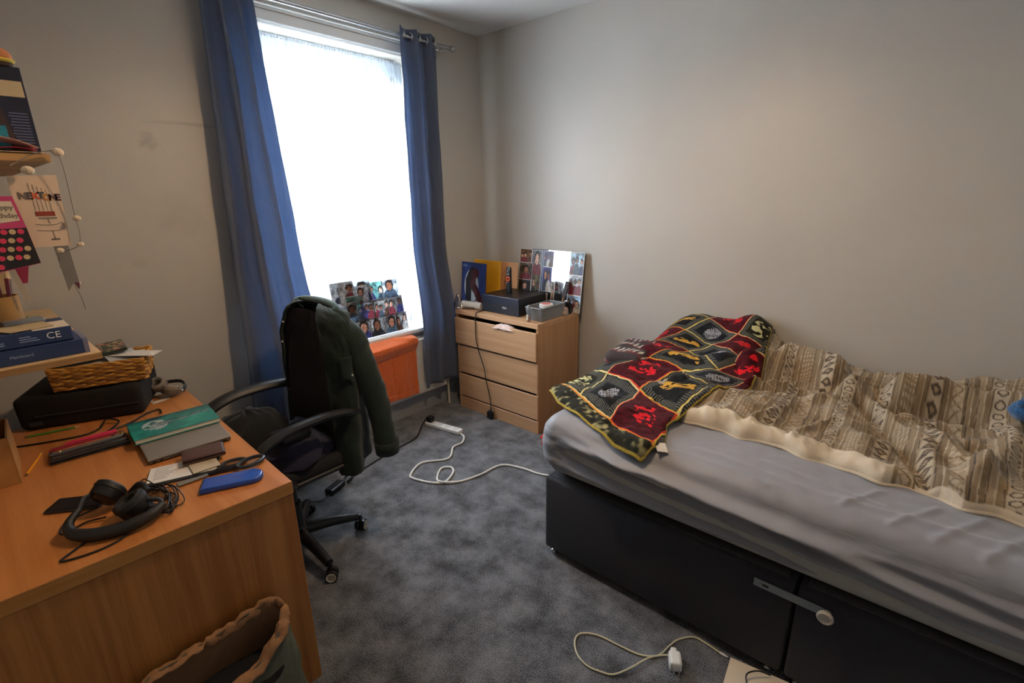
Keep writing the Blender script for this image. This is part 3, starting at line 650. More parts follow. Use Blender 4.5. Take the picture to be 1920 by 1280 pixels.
b = B(); lathe(b, [(.0, 0), (.005, 0), (.004, .004), (0, .005)], 12, (0, 0, 0), Matrix.Translation((.262, BYF+.005, .349)) @ Matrix.Rotation(-PI/2, 4, 'X')); obj('screw', b, M_chrome, bar, True)
b = B(); box2(b, (.238, BYF+.0045, .343), (.256, BYF+.0056, .352), .001); obj('slot', b, M_black, bar)
b = B(); Mx = Matrix.Translation((.077, BYF+.004, .347)) @ Matrix.Rotation(-PI/2, 4, 'X')
prof = [(0, .0), (.014, 0), (.015, .012), (.022, .016), (.023, .022), (.018, .028), (.011, .024), (0, .024)]
lathe(b, prof, 16, (0, 0, 0), Mx); kn = obj('wing_knob', b, mat('pale_grey_knob', 'c2bdb6', .4), bar, True)
# mattress + fitted sheet
MZ0, MZ1 = .400, .655
MXC, MXL = (-.775+1.185)/2, 1.96
soft_box('mattress', (.20, -2.195, (MZ0+.008+MZ1-.012)/2), (1.93, 1.335, MZ1-MZ0-.02), .06, (60, 40, 10), mat('quilted_ticking', 'b7b6b2', .85, var=.06, vscale=14, bump=.6, bscale=30), None)
o = bpy.data.objects['mattress']; props(o, 'pale quilted mattress showing under the sheet on the divan base', 'mattress')
fw = Fbm(41, 1.1, 4); fs = Fbm(42, 3.0, 4)
def sheet_disp(nm):
    pass
def build_sheet():
    c = np.array((.205, -2.195, .535)); size = (1.985, 1.365, .272); r = .085
    bm = B()
    for gi, P in enumerate(rounded_grid(size, r, (300, 200, 60))):
        if gi == 4: continue                                   # open underneath
        if gi == 0: continue                                   # head end, against nothing seen
        Q = P+c; x, y, z = Q[..., 0].copy(), Q[..., 1].copy(), Q[..., 2].copy()
        fr = sstep(-1.60, -1.53, y); ft = sstep(1.08, 1.17, x); top = sstep(.60, .66, z)
        # hem climbs away from the foot
        hem = .404+.055*sstep(.55, -.5, x)+.004*np.sin(x*9)
        hem = np.where(ft > .5, .41, hem)
        z0 = .40; z = np.where(z < .62, .62-(.62-z)*(.62-hem)/(.62-(c[2]-size[2]/2)), z)
        # long tension folds on the side
        fold = np.zeros_like(x)
        for (zz, sl, wd, am, ph) in ((.575, .055, .016, .020, 0), (.525, .075, .013, .016, 1), (.60, .035, .010, .007, 2), (.485, .11, .011, .012, 3), (.45, .05, .012, .010, 4), (.545, .14, .009, .007, 5)):
            zc = zz+sl*(x-.35)+.010*np.sin(x*4.1+ph*1.7)+.005*np.sin(x*11+ph)
            on = np.clip(.35+.65*np.sin(x*2.3+ph*1.3+.6)+.3, .1, 1)
            d = (z-zc)/(wd*1.35); fold += 2.1*am*on*(np.exp(-d*d)-.45*np.exp(-((d+1.9)/1.1)**2))
        fold -= .012*np.exp(-((z-(.505+.06*(x-.35)))/.02)**2)
        y = y+fr*(1-top)*(fold*(1-sstep(.92, 1.12, x))-.006+.004*fs(x*1.4, z*6))
        bulge = .03*np.sin(PI*np.clip((z-.40)/.26, 0, 1))
        x = x+ft*(1-top)*(bulge*.6+.006*fs(y*2, z*3)-.01)
        # crumpled top
        tw = top*(.0035*fw(x*2.6, y*2.6)+.0022*fs(x*2.2+y, y*1.2))
        for (p, w_, a_) in (([(.55, -1.66), (.2, -1.62), (-.35, -1.66)], .018, .006), ([(.35, -1.72), (.0, -1.66)], .012, .005), ([(.1, -1.60), (.02, -1.75)], .010, .005), ([(-.02, -1.58), (-.12, -1.75)], .010, .005), ([(-.12, -1.58), (-.22, -1.76)], .012, .006), ([(-.22, -1.57), (-.33, -1.77)], .012, .006), ([(.9, -1.56), (.55, -1.60), (.3, -1.57)], .012, .005)):
            tw = tw+top*a_*ridge(x, y, p, w_)
        z = z+tw
        V = [[bm.verts.new((x[i, j], y[i, j], z[i, j])) for j in range(x.shape[1])] for i in range(x.shape[0])]
        for i in range(len(V)-1):
            for j in range(len(V[0])-1): bm.faces.new((V[i][j], V[i+1][j], V[i+1][j+1], V[i][j+1]))
    bmesh.ops.remove_doubles(bm, verts=bm.verts, dist=1e-4)
    o = obj('fitted_sheet', bm, mat('pale_grey_cotton', '8d8f98', .55, bump=.15, bscale=25, sheen=.2), None, True, sharp=180)
    return props(o, 'creased pale grey fitted sheet stretched over the mattress', 'bed sheet')
build_sheet()
SH = .668                                      # sheet surface height
# duvet with printed bands
def duvet_height(x, y):
    h = .052+.022*FD(x*1.3, y*1.3)+.010*FD(x*3.1+4, y*3.1)
    R_ = ridge
    h = h+.07*R_(x, y, [(.62, -2.44), (.47, -2.62), (.29, -2.56), (.22, -2.45)], .075)
    h = h-.045*R_(x, y, [(.30, -2.36), (.22, -2.49), (.14, -2.60)], .030)
    h = h+.022*R_(x, y, [(.50, -2.02), (.38, -2.20), (.28, -2.32)], .06)
    h = h-.032*R_(x, y, [(.15, -2.36), (.0, -2.07), (-.09, -1.80)], .018)
    h = h+.020*R_(x, y, [(.10, -2.33), (-.04, -2.05), (-.14, -1.82)], .035)
    h = h+.022*R_(x, y, [(.22, -2.20), (.08, -1.98)], .05)
    h = h+.07*R_(x, y, [(.03, -2.45), (-.10, -2.49), (-.32, -2.50)], .05)
    h = h-.045*R_(x, y, [(.06, -2.36), (-.08, -2.395), (-.22, -2.40)], .022)
    h = h+.05*R_(x, y, [(-.08, -2.66), (-.22, -2.78), (-.45, -2.78)], .10)
    h = h+.030*R_(x, y, [(-.34, -2.50), (-.25, -2.05), (-.19, -1.88)], .035)
    h = h+.025*R_(x, y, [(-.40, -2.2), (-.38, -1.95)], .05)
    h = h+.075*R_(x, y, [(.70, -2.86), (1.05, -2.86)], .16)
    h = h-.012*R_(x, y, [(.70, -2.10), (.45, -2.30)], .02)+.014*R_(x, y, [(.62, -2.02), (.40, -2.26)], .03)
    h = h+.012*R_(x, y, [(.45, -1.90), (.36, -2.10)], .014)+.012*R_(x, y, [(.30, -1.88), (.22, -2.12)], .014)+.014*R_(x, y, [(-.15, -1.95), (-.02, -2.25)], .016)-.012*R_(x, y, [(-.24, -1.95), (-.14, -2.3)], .016)+.016*R_(x, y, [(.56, -2.25), (.40, -2.45)], .016)+.015*R_(x, y, [(.0, -2.62), (.12, -2.8)], .02)+.013*R_(x, y, [(.36, -2.70), (.45, -2.86)], .02)
    h = h+.022*R_(x, y, [(-.10, -2.05), (-.28, -1.92)], .07)-.020*R_(x, y, [(-.05, -2.28), (-.30, -2.30)], .05)+.02*R_(x, y, [(.10, -2.62), (-.02, -2.80)], .06)
    return .055+(h-.055)*1.7
FD = Fbm(51, 1.4, 4)
def band_cols(u, v, x, y):
    """woven stripes across the bed: u runs along the bed, v across it (metres)"""
    cr = np.array(lin('b8a992')); tp = np.array(lin('8f7b5f')); tp2 = np.array(lin('806c52')); dk = np.array(lin('54473a')); mid = np.array(lin('a08c72'))
    P = .37; p = np.mod(u, P)/P; k = np.floor(u/P)
    sh = u.shape; C = np.zeros(sh+(3,))+mid
    def put(mask, col): C[mask] = col
    def inb(a, c): return (p >= a) & (p < c)
    def tri(s): return np.abs(np.mod(s, 1)-.5)*2
    # plain taupe stripes
    for a, c, cl in ((0, .012, dk), (.02, .05, tp), (.05, .06, cr), (.06, .10, tp2), (.104, .11, dk), (.11, .15, mid), (.15, .165, cr), (.165, .20, tp), (.204, .21, dk),
                     (.345, .35, dk), (.35, .39, tp), (.39, .40, cr), (.40, .42, tp2), (.544, .55, dk), (.55, .60, tp), (.60, .61, cr), (.61, .64, tp2), (.644, .65, dk), (.78, .79, dk), (.79, .83, tp2), (.83, .84, cr), (.84, .87, tp), (.97, .98, cr), (.98, 1, tp2)):
        put(inb(a, c), cl)
    # row of ovals on cream
    q = (p-.21)/.13; m = inb(.21, .34); put(m, cr)
    ov = ((np.mod(v/.024, 1)-.5)/.36)**2+((q-.5)/.33)**2; put(m & (ov < 1), dk); put(m & (ov < .45), cr); put(m & ((q < .08) | (q > .92)), tp2)
    # dotted rows
    q = (p-.42)/.12; m = inb(.42, .54); put(m, tp)
    d = (np.mod(v/.012, 1)-.5)**2+(np.mod(q*4, 1)-.5)**2; put(m & (d < .09), cr)
    # row of diamonds
    q = (p-.65)/.13; m = inb(.65, .78); put(m, cr)
    d = tri(v/.028+.0)*1.0+np.abs(q-.5)*1.8; put(m & (d < .85), dk); put(m & (d < .35), mid); put(m & ((q < .1) | (q > .9)), mid)
    # zig-zag lattice
    q = (p-.87)/.10; m = inb(.87, .97); put(m, cr)
    z1 = np.abs(tri(v/.04)-q); put(m & (z1 < .12), tp2); z2 = np.abs(1-tri(v/.04)-q); put(m & (z2 < .10), mid)
    return C
def build_duvet():
    t = thing('duvet', 'crumpled taupe duvet with woven ethnic bands along the bed', 'duvet', (0, -2.3, SH))
    nu, nv = 640, 400
    u = np.linspace(0, 1, nu)[:, None]; v = np.linspace(0, 1, nv)[None, :]
    x = .93-1.69*u+0*v
    fx = np.array([-.80, -.50, -.30, -.17, -.12, -.045, .02, .17, .345, .50, .66, .78, .93]); fy = np.array([-1.79, -1.80, -1.80, -1.785, -1.812, -1.82, -1.803, -1.825, -1.848, -1.85, -1.845, -1.87, -1.95])
    yf = np.interp(x, fx, fy)+.006*np.sin(x*31)+.004*np.sin(x*57)
    yb = -2.905
    y = yb+(yf-yb)*v
    h = np.maximum(duvet_height(x, y), .02)
    df = (yf-y); roll = np.sqrt(np.clip(1-(1-np.clip(df/.05, 0, 1))**2, 0, 1)); hd = np.clip((x+.775)/.05, 0, 1); roll = roll*np.sqrt(1-(1-hd)**2)
    z = SH+.004+h*roll
    cu = .93-x+.03*FD(x*.5+3, y*.5)+.006*FD(x*2, y*2)+.18*sstep(-.02, .02, ((x-.15)*.29-(-(y+2.36))*.24*-1)*0+((.15-x)*.56-(y+2.36)*.24))*0
    side = ((x-.15)*(-1.80+2.36)-(y+2.36)*(-.09-.15)); cu = cu+.12*sstep(-.004, .004, side)*(y > -2.42)
    C = band_cols(cu, y+.02*FD(x, y), x, y)
    cream = np.array(lin('d9cbb4')); edge = (df < .055+.012*np.sin(x*7)) & (x > .0) & (x < .74)
    C[np.broadcast_to(edge, C.shape[:2])] = cream
    C[np.broadcast_to((df < .010) & (x <= -.06), C.shape[:2])] = cream
    C = C*(.92+.10*FD(x*9, y*9))[..., None]
    o = place('duvet_cover', grid_mesh('duvet_cover', np.stack([x, y, z], -1), C), mat('duvet_print', None, .85, attr=True, bump=.35, bscale=420, sheen=.2), t)
    # piping along the front hem
    b = B(); xs = np.linspace(.74, -.76, 120); ys = np.interp(xs, fx, fy)+.006*np.sin(xs*31)+.004*np.sin(xs*57)
    tube(b, [(a, c-.004, SH+.006+.004*math.sin(a*23)) for a, c in zip(xs, ys)], .007, 8); obj('hem', b, mat('cream_hem_cotton', 'd6c8b2', .85), t, True)
build_duvet()
# patterned throw blanket
def poly_interp(P, n):
    P = np.array(P, float); d = np.r_[0, np.cumsum(np.linalg.norm(np.diff(P, axis=0), axis=1))]; d /= d[-1]; s = np.linspace(0, 1, n)
    return np.stack([np.interp(s, d, P[:, 0]), np.interp(s, d, P[:, 1])], -1)
def build_blanket():
    nu, nv = 420, 520
    hemf = poly_interp([(1.305, -1.765), (1.19, -1.668), (1.0, -1.585), (.82, -1.522), (.70, -1.500)], nu)
    back = poly_interp([(1.16, -2.90), (.90, -2.90), (.64, -2.90)], nu)
    left = poly_interp([(1.305, -1.765), (1.28, -2.05), (1.245, -2.35), (1.22, -2.6), (1.16, -2.90)], nv)
    right = poly_interp([(.70, -1.500), (.662, -1.60), (.71, -1.72), (.70, -1.82), (.655, -1.95), (.56, -2.15), (.535, -2.33), (.575, -2.55), (.615, -2.72), (.64, -2.90)], nv)
    s = np.linspace(0, 1, nu)[:, None, None]; q = np.linspace(0, 1, nv)[None, :, None]
    Pxy = (1-q)*hemf[:, None]+q*back[:, None]+(1-s)*left[None]+s*right[None]-((1-s)*(1-q)*hemf[0]+s*(1-q)*hemf[-1]+(1-s)*q*back[0]+s*q*back[-1])
    x, y = Pxy[..., 0], Pxy[..., 1]; FB = Fbm(81, 1.3, 4)
    h = .020+.010*FB(x*1.2, y*1.2)+.004*FB(x*3+3, y*3)
    h = h+.05*sstep(-1.9, -2.3, y)*sstep(.58, .80, x)*sstep(1.30, 1.1, x)
    h = h+.135*ridge(x, y, [(.72, -2.88), (.98, -2.88)], .20)+.03*ridge(x, y, [(1.1, -2.6), (1.15, -2.85)], .14)
    h = h+.060*sstep(-1.80, -1.95, y)*sstep(.85, .70, x)                # lies over the duvet edge
    h = h+.025*ridge(x, y, [(1.23, -1.80), (1.05, -1.75), (.90, -1.70)], .07)
    h = h+.030*ridge(x, y, [(1.2, -2.15), (1.0, -2.02), (.80, -1.98)], .06)-.012*ridge(x, y, [(.99, -2.05), (.80, -1.93)], .03)
    h = h+.03*ridge(x, y, [(1.12, -2.42), (.85, -2.36), (.70, -2.42)], .06)-.014*ridge(x, y, [(1.1, -2.31), (.9, -2.25)], .03)
    h = h+.02*ridge(x, y, [(.84, -2.62), (.66, -2.56)], .05)
    h = h+.010*np.sin(x*21+y*9)*sstep(-1.75, -1.55, y)+.008*FB(x*2.2+9, y*2.2)+.010*ridge(x, y, [(1.15, -1.95), (1.0, -1.75), (.9, -1.58)], .03)-.010*ridge(x, y, [(1.08, -1.9), (.93, -1.72)], .02)
    h = np.maximum(h, .012); h = np.maximum(h, (duvet_height(x, y)+.018)*sstep(.93, .84, x)*sstep(-1.86, -1.93, y))
    z = SH+h
    z = z-.17*np.clip(y+1.545, 0, 1)/.06*.35-.20*np.clip(x-1.20, 0, 1)**1.0*.55
    # puffy rolled borders
    e = np.minimum(np.minimum(s[..., 0], 1-s[..., 0]), np.minimum(q[..., 0], 1-q[..., 0])+.0*s[..., 0]); z = z-.012*np.clip(1-e/.02, 0, 1)**2
    # pattern: diamond lattice carried along by the folds (thin-plate through its corners)
    ctl = np.array([(.942, -1.962, 0, 0), (1.163, -2.062, 0, -1), (1.074, -2.321, -1, -1), (.867, -2.258, -1, 0), (.899, -1.621, 1, 0), (.706, -1.822, 0, 1), (.687, -1.555, 1, 1), (1.112, -1.726, 1, -1), (.63, -2.07, -1, 1), (.702, -2.262, -2, 0), (.57, -2.28, -2, 1), (.637, -2.461, -3, 0), (.849, -2.619, -3, -1), (.76, -2.721, -4, -1), (.626, -2.692, -4, 0), (.936, -2.506, -2, -1)])
    n_ = len(ctl); K = lambda r2: np.where(r2 > 1e-12, r2*np.log(r2+1e-12), 0)*.5
    A = np.zeros((n_+3, n_+3)); A[:n_, :n_] = K((ctl[:, None, 0]-ctl[None, :, 0])**2+(ctl[:, None, 1]-ctl[None, :, 1])**2)+np.eye(n_)*2e-4
    A[:n_, n_] = 1; A[:n_, n_+1:] = ctl[:, :2]; A[n_, :n_] = 1; A[n_+1:, :n_] = ctl[:, :2].T
    sol = np.linalg.solve(A, np.vstack([ctl[:, 2:], np.zeros((3, 2))]))
    ac = sol[n_]+x[..., None]*sol[n_+1]+y[..., None]*sol[n_+2]
    for k_ in range(n_): ac = ac+K((x-ctl[k_, 0])**2+(y-ctl[k_, 1])**2)[..., None]*sol[k_]
    a, c = ac[..., 0]+.02*FB(x*3, y*3), ac[..., 1]+.02*FB(x*3+7, y*3)
    ia, ic = np.floor(a), np.floor(c); fa, fc = a-ia-.5, c-ic-.5; typ = np.mod(ia-ic, 3).astype(int); typ = np.where((typ == 2) & (np.mod(ia+ic, 2) == 1), 3, typ)
    FN = Fbm(82, 9, 3, .7); FM = Fbm(83, 22, 2, .7); n1 = FN(x, y); n2 = FM(x, y)
    L_ = lambda s_: np.array(lin(s_))
    base = [L_('4a0c16'), L_('1b1c22'), L_('242318'), L_('191819')]; C = np.zeros(x.shape+(3,))
    for k in range(4): C[typ == k] = base[k]
    C *= (1+.55*n2)[..., None]
    rr = np.hypot(fa*1.1, fc*1.1); edge = np.maximum(np.abs(fa), np.abs(fc))
    mtf = (rr < .30+.06*n1)
    ang = np.arctan2(fc, fa)
    m0 = (typ == 0) & (np.hypot(fa+.02, fc) < .27+.1*n1) & ((n1+.7*n2+.35*np.sin(rr*42+ang)) > .10); C[m0] = L_('e01c2a')
    m1 = (typ == 1) & (np.hypot((fa+.0)/1.3, fc/.75) < .24+.05*n1) & (np.sin(fa*75)*np.sin(fc*75)+n2 > -.35); C[m1] = L_('9a9ba2')
    m3 = (typ == 3) & (np.hypot((fa+.12*np.sin(fc*6))/.65, fc/1.25) < .25+.05*n1) & (n2 > -.25); C[m3] = L_('c99a3c')
    m2 = (typ == 2) & (np.hypot(fa, fc) < .30) & (n1+n2 > .05); C[m2] = L_('cfcb98')
    # short radiating strokes round each dark motif
    st = (typ != 0) & (edge > .34) & (edge < .46) & (np.sin(np.where(np.abs(fa) > np.abs(fc), fc, fa)*150) > .35); C[st] = L_('8e8f86')*.6
    ln = edge > .478; redadj = (typ == 0)
    C[ln] = L_('d8c98c'); C[ln & redadj] = L_('d2382c'); C[(edge > .462) & (edge <= .478)] = L_('151518')
    gold = (typ == 3) & ln; C[gold] = L_('d0b04a')
    # border binding
    ed = np.minimum(np.minimum(s[..., 0], 1-s[..., 0])*.9, np.minimum(q[..., 0], 1-q[..., 0]+0*s[..., 0])*1.2)
    strip = a > 1.02; C[strip] = (L_('2a2a22')*(1+.6*n2[..., None])+.8*np.clip(n1+n2-.2, 0, 1)[..., None]*L_('b8b07c'))[strip]
    C[(a > 1.0) & (a < 1.025)] = L_('d88a34')
    C[ed < .006] = L_('b09a44')
    o = place('throw_blanket', grid_mesh('throw_blanket', np.stack([x, y, z], -1), np.clip(C, .002, 1)), mat('plush_fleece_print', None, .9, attr=True, var=.25, vscale=180, bump=.9, bscale=260, sheen=.06, spec=.1), None)
    solidify(o, .010, 1); props(o, 'black and red diamond patterned fleece throw heaped on the bed foot', 'blanket')
    t = o
    b = B(); quad_slab(b, [(.685, -1.575, .690), (.655, -1.535, .682), (.625, -1.56, .676), (.655, -1.60, .688)], (0, .2, 1), .0015)
    q = obj('care_label', b, mat('white_satin_label', 'd4cfc6', .5), None); q.parent = o; q.location = q.location-o.location; q['label'] = 'white satin care label'
build_blanket()
# dark patterned cushion behind the throw
def cush(co):
    k = 1-.18*((co.x/.16)**2+(co.y/.2)**2)*.5; return (co.x, co.y, co.z*max(k, .3)+.006*math.sin(co.x*40)*math.cos(co.y*30))
o = soft_box('cushion', (1.20, -2.40, SH+.055), (.22, .36, .10), .045, (24, 30, 10), None, None, cush, rz=.1)
n = len(o.data.vertices); co = np.empty(n*3); o.data.vertices.foreach_get('co', co); co = co.reshape(-1, 3)
mcu = mat('dark_paisley', None, .85, attr=True); o.data.materials.append(mcu)
at = o.data.color_attributes.new('Col', 'FLOAT_COLOR', 'POINT'); c4 = np.ones((n, 4), np.float32); p = np.mod(co[:, 1]*9+co[:, 2]*9, 1); qn = np.mod(co[:, 0]*35, 1)
c4[:, :3] = np.array(lin('3a3032')); c4[(p > .55) & (np.abs(qn-.5) > .3), :3] = lin('c9c2ba'); c4[(p < .12), :3] = lin('7a2c34'); at.data.foreach_set('color', c4.ravel())
props(o, 'dark red and white patterned cushion behind the throw near the chest', 'cushion')
# blue soft toy at the right edge
t = thing('blue_soft_toy', 'fluffy blue soft toy lying on the duvet at the right', 'toy', (-.37, -2.40, SH+.09))
f = Fbm(91, 3, 3)
for nm, c, r, s in (('body', (-.40, -2.41, SH+.15), .075, (1.2, 1, .85)), ('head', (-.318, -2.40, SH+.145), .042, (1, 1, .9)), ('ear', (-.305, -2.37, SH+.178), .016, (1, .6, 1)), ('ear', (-.325, -2.445, SH+.178), .016, (1, .6, 1)), ('paw', (-.345, -2.335, SH+.12), .024, (1, 1.2, .8))):
    b = B(); sphere(b, c, r, s, 24, 16)
    for v in b.verts: v.co += (v.co-Vector(c)).normalized()*r*.10*float(f(np.array(v.co.x*40), np.array(v.co.y*40+v.co.z*50)))
    obj(nm, b, mat('blue_plush', '1f5a8e', .95, var=.25, vscale=120, bump=1, bscale=200, sheen=.6), t, True, sharp=180)

# ------------------------------------------------------------------ floor cables
FZ = .006
t = thing('extension_lead', 'white extension lead snaking across the carpet from the bed', 'extension lead', (2.4, -2.05, 0))
b = B(); ang = math.atan2(-.043-.02, -.25)
box(b, (2.455, -2.055, .016), (.30, .055, .028), .17, .006, 2); obj('socket_block', b, M_white, t)
for k in range(4):
    s = obj('socket', box(B(), (2.455+(-.105+.07*k)*math.cos(.17), -2.055+(-.105+.07*k)*math.sin(.17), .0305), (.045, .040, .002), .17, .0008), mat('socket_face', 'd5d5d3', .4), t)
pts = [(2.315, -2.078), (2.25, -2.055), (2.20, -1.988), (2.201, -1.913), (2.127, -1.822), (2.126, -1.763), (2.204, -1.649), (2.147, -1.523), (2.091, -1.511), (1.984, -1.549), (1.933, -1.605), (1.974, -1.704), (2.026, -1.731), (2.06, -1.688), (2.012, -1.613), (1.948, -1.578), (1.874, -1.654), (1.83, -1.785), (1.806, -1.945), (1.682, -1.999), (1.571, -2.013), (1.45, -2.06), (1.30, -2.10), (1.10, -2.05), (.9, -2.0)]
b = B(); tube(b, [(x, y, .007+(.008 if i == 15 else 0)) for i, (x, y) in enumerate(pts)], .0065, 10, sm=8); obj('cord', b, mat('white_flex', 'd9d6d0', .5), t, True)
t = thing('laptop_charger', 'black charger with plug in the white extension lead block', 'charger', (2.4, -1.2, 0))
b = B(); box(b, (2.575, -2.035, .052), (.05, .045, .042), .17, .008, 2); obj('plug', b, M_blacks, t)
b = B(); tube(b, [(2.60, -2.02, .055), (2.60, -1.98, .02), (2.50, -1.842, FZ), (2.475, -1.67, FZ), (2.44, -1.452, FZ), (2.40, -1.30, FZ), (2.36, -1.235, .012)], .0045, 8, sm=8); obj('cord', b, M_black, t, True)
b = B(); tube(b, [(2.36, -1.235, .015), (2.345, -1.26, .03), (2.375, -1.27, .045), (2.39, -1.24, .025), (2.37, -1.225, .015)], .006, 8, sm=5); obj('cable_tie_loop', b, M_black, t, True)
b = B(); box(b, (2.36, -1.16, .017), (.055, .115, .032), .35, .008, 2); obj('adapter', b, M_blacks, t)
b = B(); tube(b, [(2.345, -1.115, .016), (2.325, -1.09, FZ), (2.315, -1.05, FZ), (2.36, -1.00, FZ), (2.48, -.90, FZ)], .0025, 8, sm=6); obj('lead', b, M_black, t, True)
t = thing('phone_charger', 'white two pin plug with cream cable looped on the carpet', 'charger', (.5, -1.35, 0))
pts = [(.353, -1.497), (.40, -1.503), (.449, -1.5), (.486, -1.455), (.50, -1.41), (.515, -1.345), (.565, -1.307), (.64, -1.293), (.723, -1.28), (.775, -1.245), (.772, -1.204), (.735, -1.165), (.686, -1.15), (.64, -1.16), (.599, -1.18), (.565, -1.235), (.535, -1.31), (.505, -1.355), (.485, -1.37)]
b = B(); tube(b, [(x, y, .005+(.004 if 14 < i < 17 else 0)) for i, (x, y) in enumerate(pts)], .0032, 8, sm=6); obj('cord', b, mat('cream_flex', 'c9c3a4', .5), t, True)
b = B(); tube(b, [(.353, -1.497, .005), (.335, -1.497, .005)], .0045, 8); tube(b, [(.335, -1.497, .005), (.325, -1.497, .005)], .003, 8); obj('connector', b, M_white, t, True)
Mx = Matrix.Translation((.468, -1.372, .0)) @ Matrix.Rotation(math.radians(120), 4, 'Z')
b = B(); box(b, (.026, 0, .021), (.058, .042, .040), 0, .009, 2, Mx); box(b, (-.012, 0, .021), (.024, .022, .022), 0, .005, 1, Mx); obj('plug', b, M_white, t)
Mx = Matrix.Translation((.462, -1.362, .0)) @ Matrix.Rotation(math.radians(120), 4, 'Z')
b = B()
for dy in (-.0095, .0095): tube(b, [Mx @ Vector((.04, dy, .019)), Mx @ Vector((.066, dy, .019))], .0024, 8)
obj('pin', b, M_chrome, t, True)
# white board under the bed edge with a thin black lead
b = B(); prism(b, [(.315, -1.492), (.300, -1.36), (-.02, -1.30), (.05, -1.535)], .002, .016); o = obj('cream_board', b, mat('cream_board', 'e2d6c4', .5), None); props(o, 'flat cream board lying on the carpet beside the bed', 'board')
b = B(); tube(b, [(.19, -1.50, .025), (.225, -1.475, .04), (.25, -1.44, .034), (.225, -1.40, .02), (.19, -1.38, .020), (.16, -1.42, .02)], .0025, 6, sm=6); props(obj('thin_cable', b, M_black, None, True), 'thin black cable curled on the cream board', 'cable')
t = thing('red_box', 'small red plastic box on the carpet behind the bed foot', 'box', (1.74, -2.33, 0))
b = B(); box(b, (1.725, -2.36, .03), (.13, .10, .055), .3, .012, 2); obj('tub', b, mat('red_plastic', 'd0301e', .45), t)
b = B(); box(b, (1.725, -2.36, .062), (.14, .11, .012), .3, .005, 2); obj('lid', b, mat('red_lid', 'd83a26', .4), t)

# ------------------------------------------------------------------ desk
DO = Vector((1.360, -.537, 0)); DA = math.radians(-2.45); DL, DD, DH = 1.13, .80, .762
DM = Matrix.Translation(DO) @ Matrix.Rotation(DA, 4, 'Z')
def dk(lx, ly, z=0): return DM @ Vector((lx, ly, z))
t = thing('desk', 'honey oak desk with plain slab end in the left foreground', 'desk', dk(DL/2, DD/2))
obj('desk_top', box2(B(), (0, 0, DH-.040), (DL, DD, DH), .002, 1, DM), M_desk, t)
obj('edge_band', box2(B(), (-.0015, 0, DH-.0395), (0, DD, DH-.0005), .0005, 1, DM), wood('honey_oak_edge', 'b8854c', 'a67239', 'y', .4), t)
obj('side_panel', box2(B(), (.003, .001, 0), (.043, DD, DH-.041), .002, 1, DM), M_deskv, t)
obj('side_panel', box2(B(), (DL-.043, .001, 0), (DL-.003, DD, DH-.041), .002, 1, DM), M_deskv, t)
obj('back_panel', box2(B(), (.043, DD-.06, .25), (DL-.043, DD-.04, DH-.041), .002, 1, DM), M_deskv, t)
dr = obj('drawer', box2(B(), (.06, .012, DH-.13), (DL-.06, .03, DH-.045), .002, 1, DM), M_deskv, t)

def dthing(name, label, cat, lx, ly, z=DH, group=None): return thing(name, label, cat, dk(lx, ly, z), group)
def frame(x, y, z, ang): return Matrix.Translation((x, y, z)) @ Matrix.Rotation(ang, 4, 'Z')
# laptop
LB = math.radians(-94)                          # its long side runs across the desk
t = thing('laptop', 'closed silver laptop lying under the teal notebook', 'laptop', (1.93, -.425, DH))
lf = frame(1.907, -.413, DH, math.radians(-4.8))
obj('base', box2(B(), (-.115, -.120, .003), (.225, .120, .013), .003, 2, lf), mat('laptop_grey', '6e6a66', .4, .5), t)
obj('lid', box2(B(), (-.117, -.122, .0135), (.227, .122, .020), .003, 2, lf), mat('laptop_silver', 'a7a29b', .35, .7), t)
for k, (y0, y1) in enumerate(((-.105, -.09), (-.082, -.068), (-.06, -.05), (.08, .09), (.10, .11))): obj('port', box2(B(), (-.1158, y0, .005), (-.114, y1, .0105), 0, 1, lf), M_black, t)
b = B()
for k in range(14): box2(b, (-.1158, -.06+k*.009, .006), (-.114, -.055+k*.009, .010), 0, 1, lf)
obj('vent', b, M_black, t)
# teal notebook
t = thing('notebook', 'teal paperback notebook with grey drawing lying on the laptop', 'book', (2.10, -.42, DH+.02))
nf = frame(2.027, -.420, DH+.0215, math.radians(-5))
W2, H2 = .090, .130
obj('pages', box2(B(), (-W2+.003, -H2+.002, .0015), (W2-.003, H2-.003, .016), .001, 1, nf), mat('page_edge', 'd8d2c2', .8), t)
obj('back_cover', box2(B(), (-W2, -H2, 0), (W2, H2, .0015), 0, 1, nf), mat('teal_cover', '1c7f78', .5), t)
nn = 90; uu, vv = np.meshgrid(np.linspace(-1, 1, 64), np.linspace(-1, 1, 96), indexing='ij'); f = Fbm(101, .9, 4)
k = np.clip(.5+.5*f(uu, vv)+.35*uu*0, 0, 1)[..., None]; C = np.array((18, 92, 92.))*(1-k)+np.array((40, 160, 140.))*k
dark = sstep(.35, .95, uu+.25*f(uu*2, vv*2))[..., None]*.55; C = C*(1-dark)+np.array((20, 50, 62.))*dark
g1 = (((uu-.1)/.55)**2+((vv-.42)/.30)**2 < 1) & (f(uu*3, vv*3) > -.22); C[g1] = (172, 182, 180)
g2 = ridge(uu, vv, [(.1, .25), (.15, -.3), (.35, -.82)], .14) > .4; C[g2 & (f(uu*4+2, vv*4) > -.3)] = (120, 135, 140)
g3 = ridge(uu, vv, [(.2, .5), (.22, -.3), (.42, -.88)], .035) > .4; C[g3] = (28, 40, 48)
g4 = ridge(uu, vv, [(-.1, .6), (-.05, .2), (.05, .0)], .03) > .4; C[g4] = (30, 44, 50)
C = np.clip(C, 3, 255)/255; C = np.where(C <= .04045, C/12.92, ((C+.055)/1.055)**2.4)
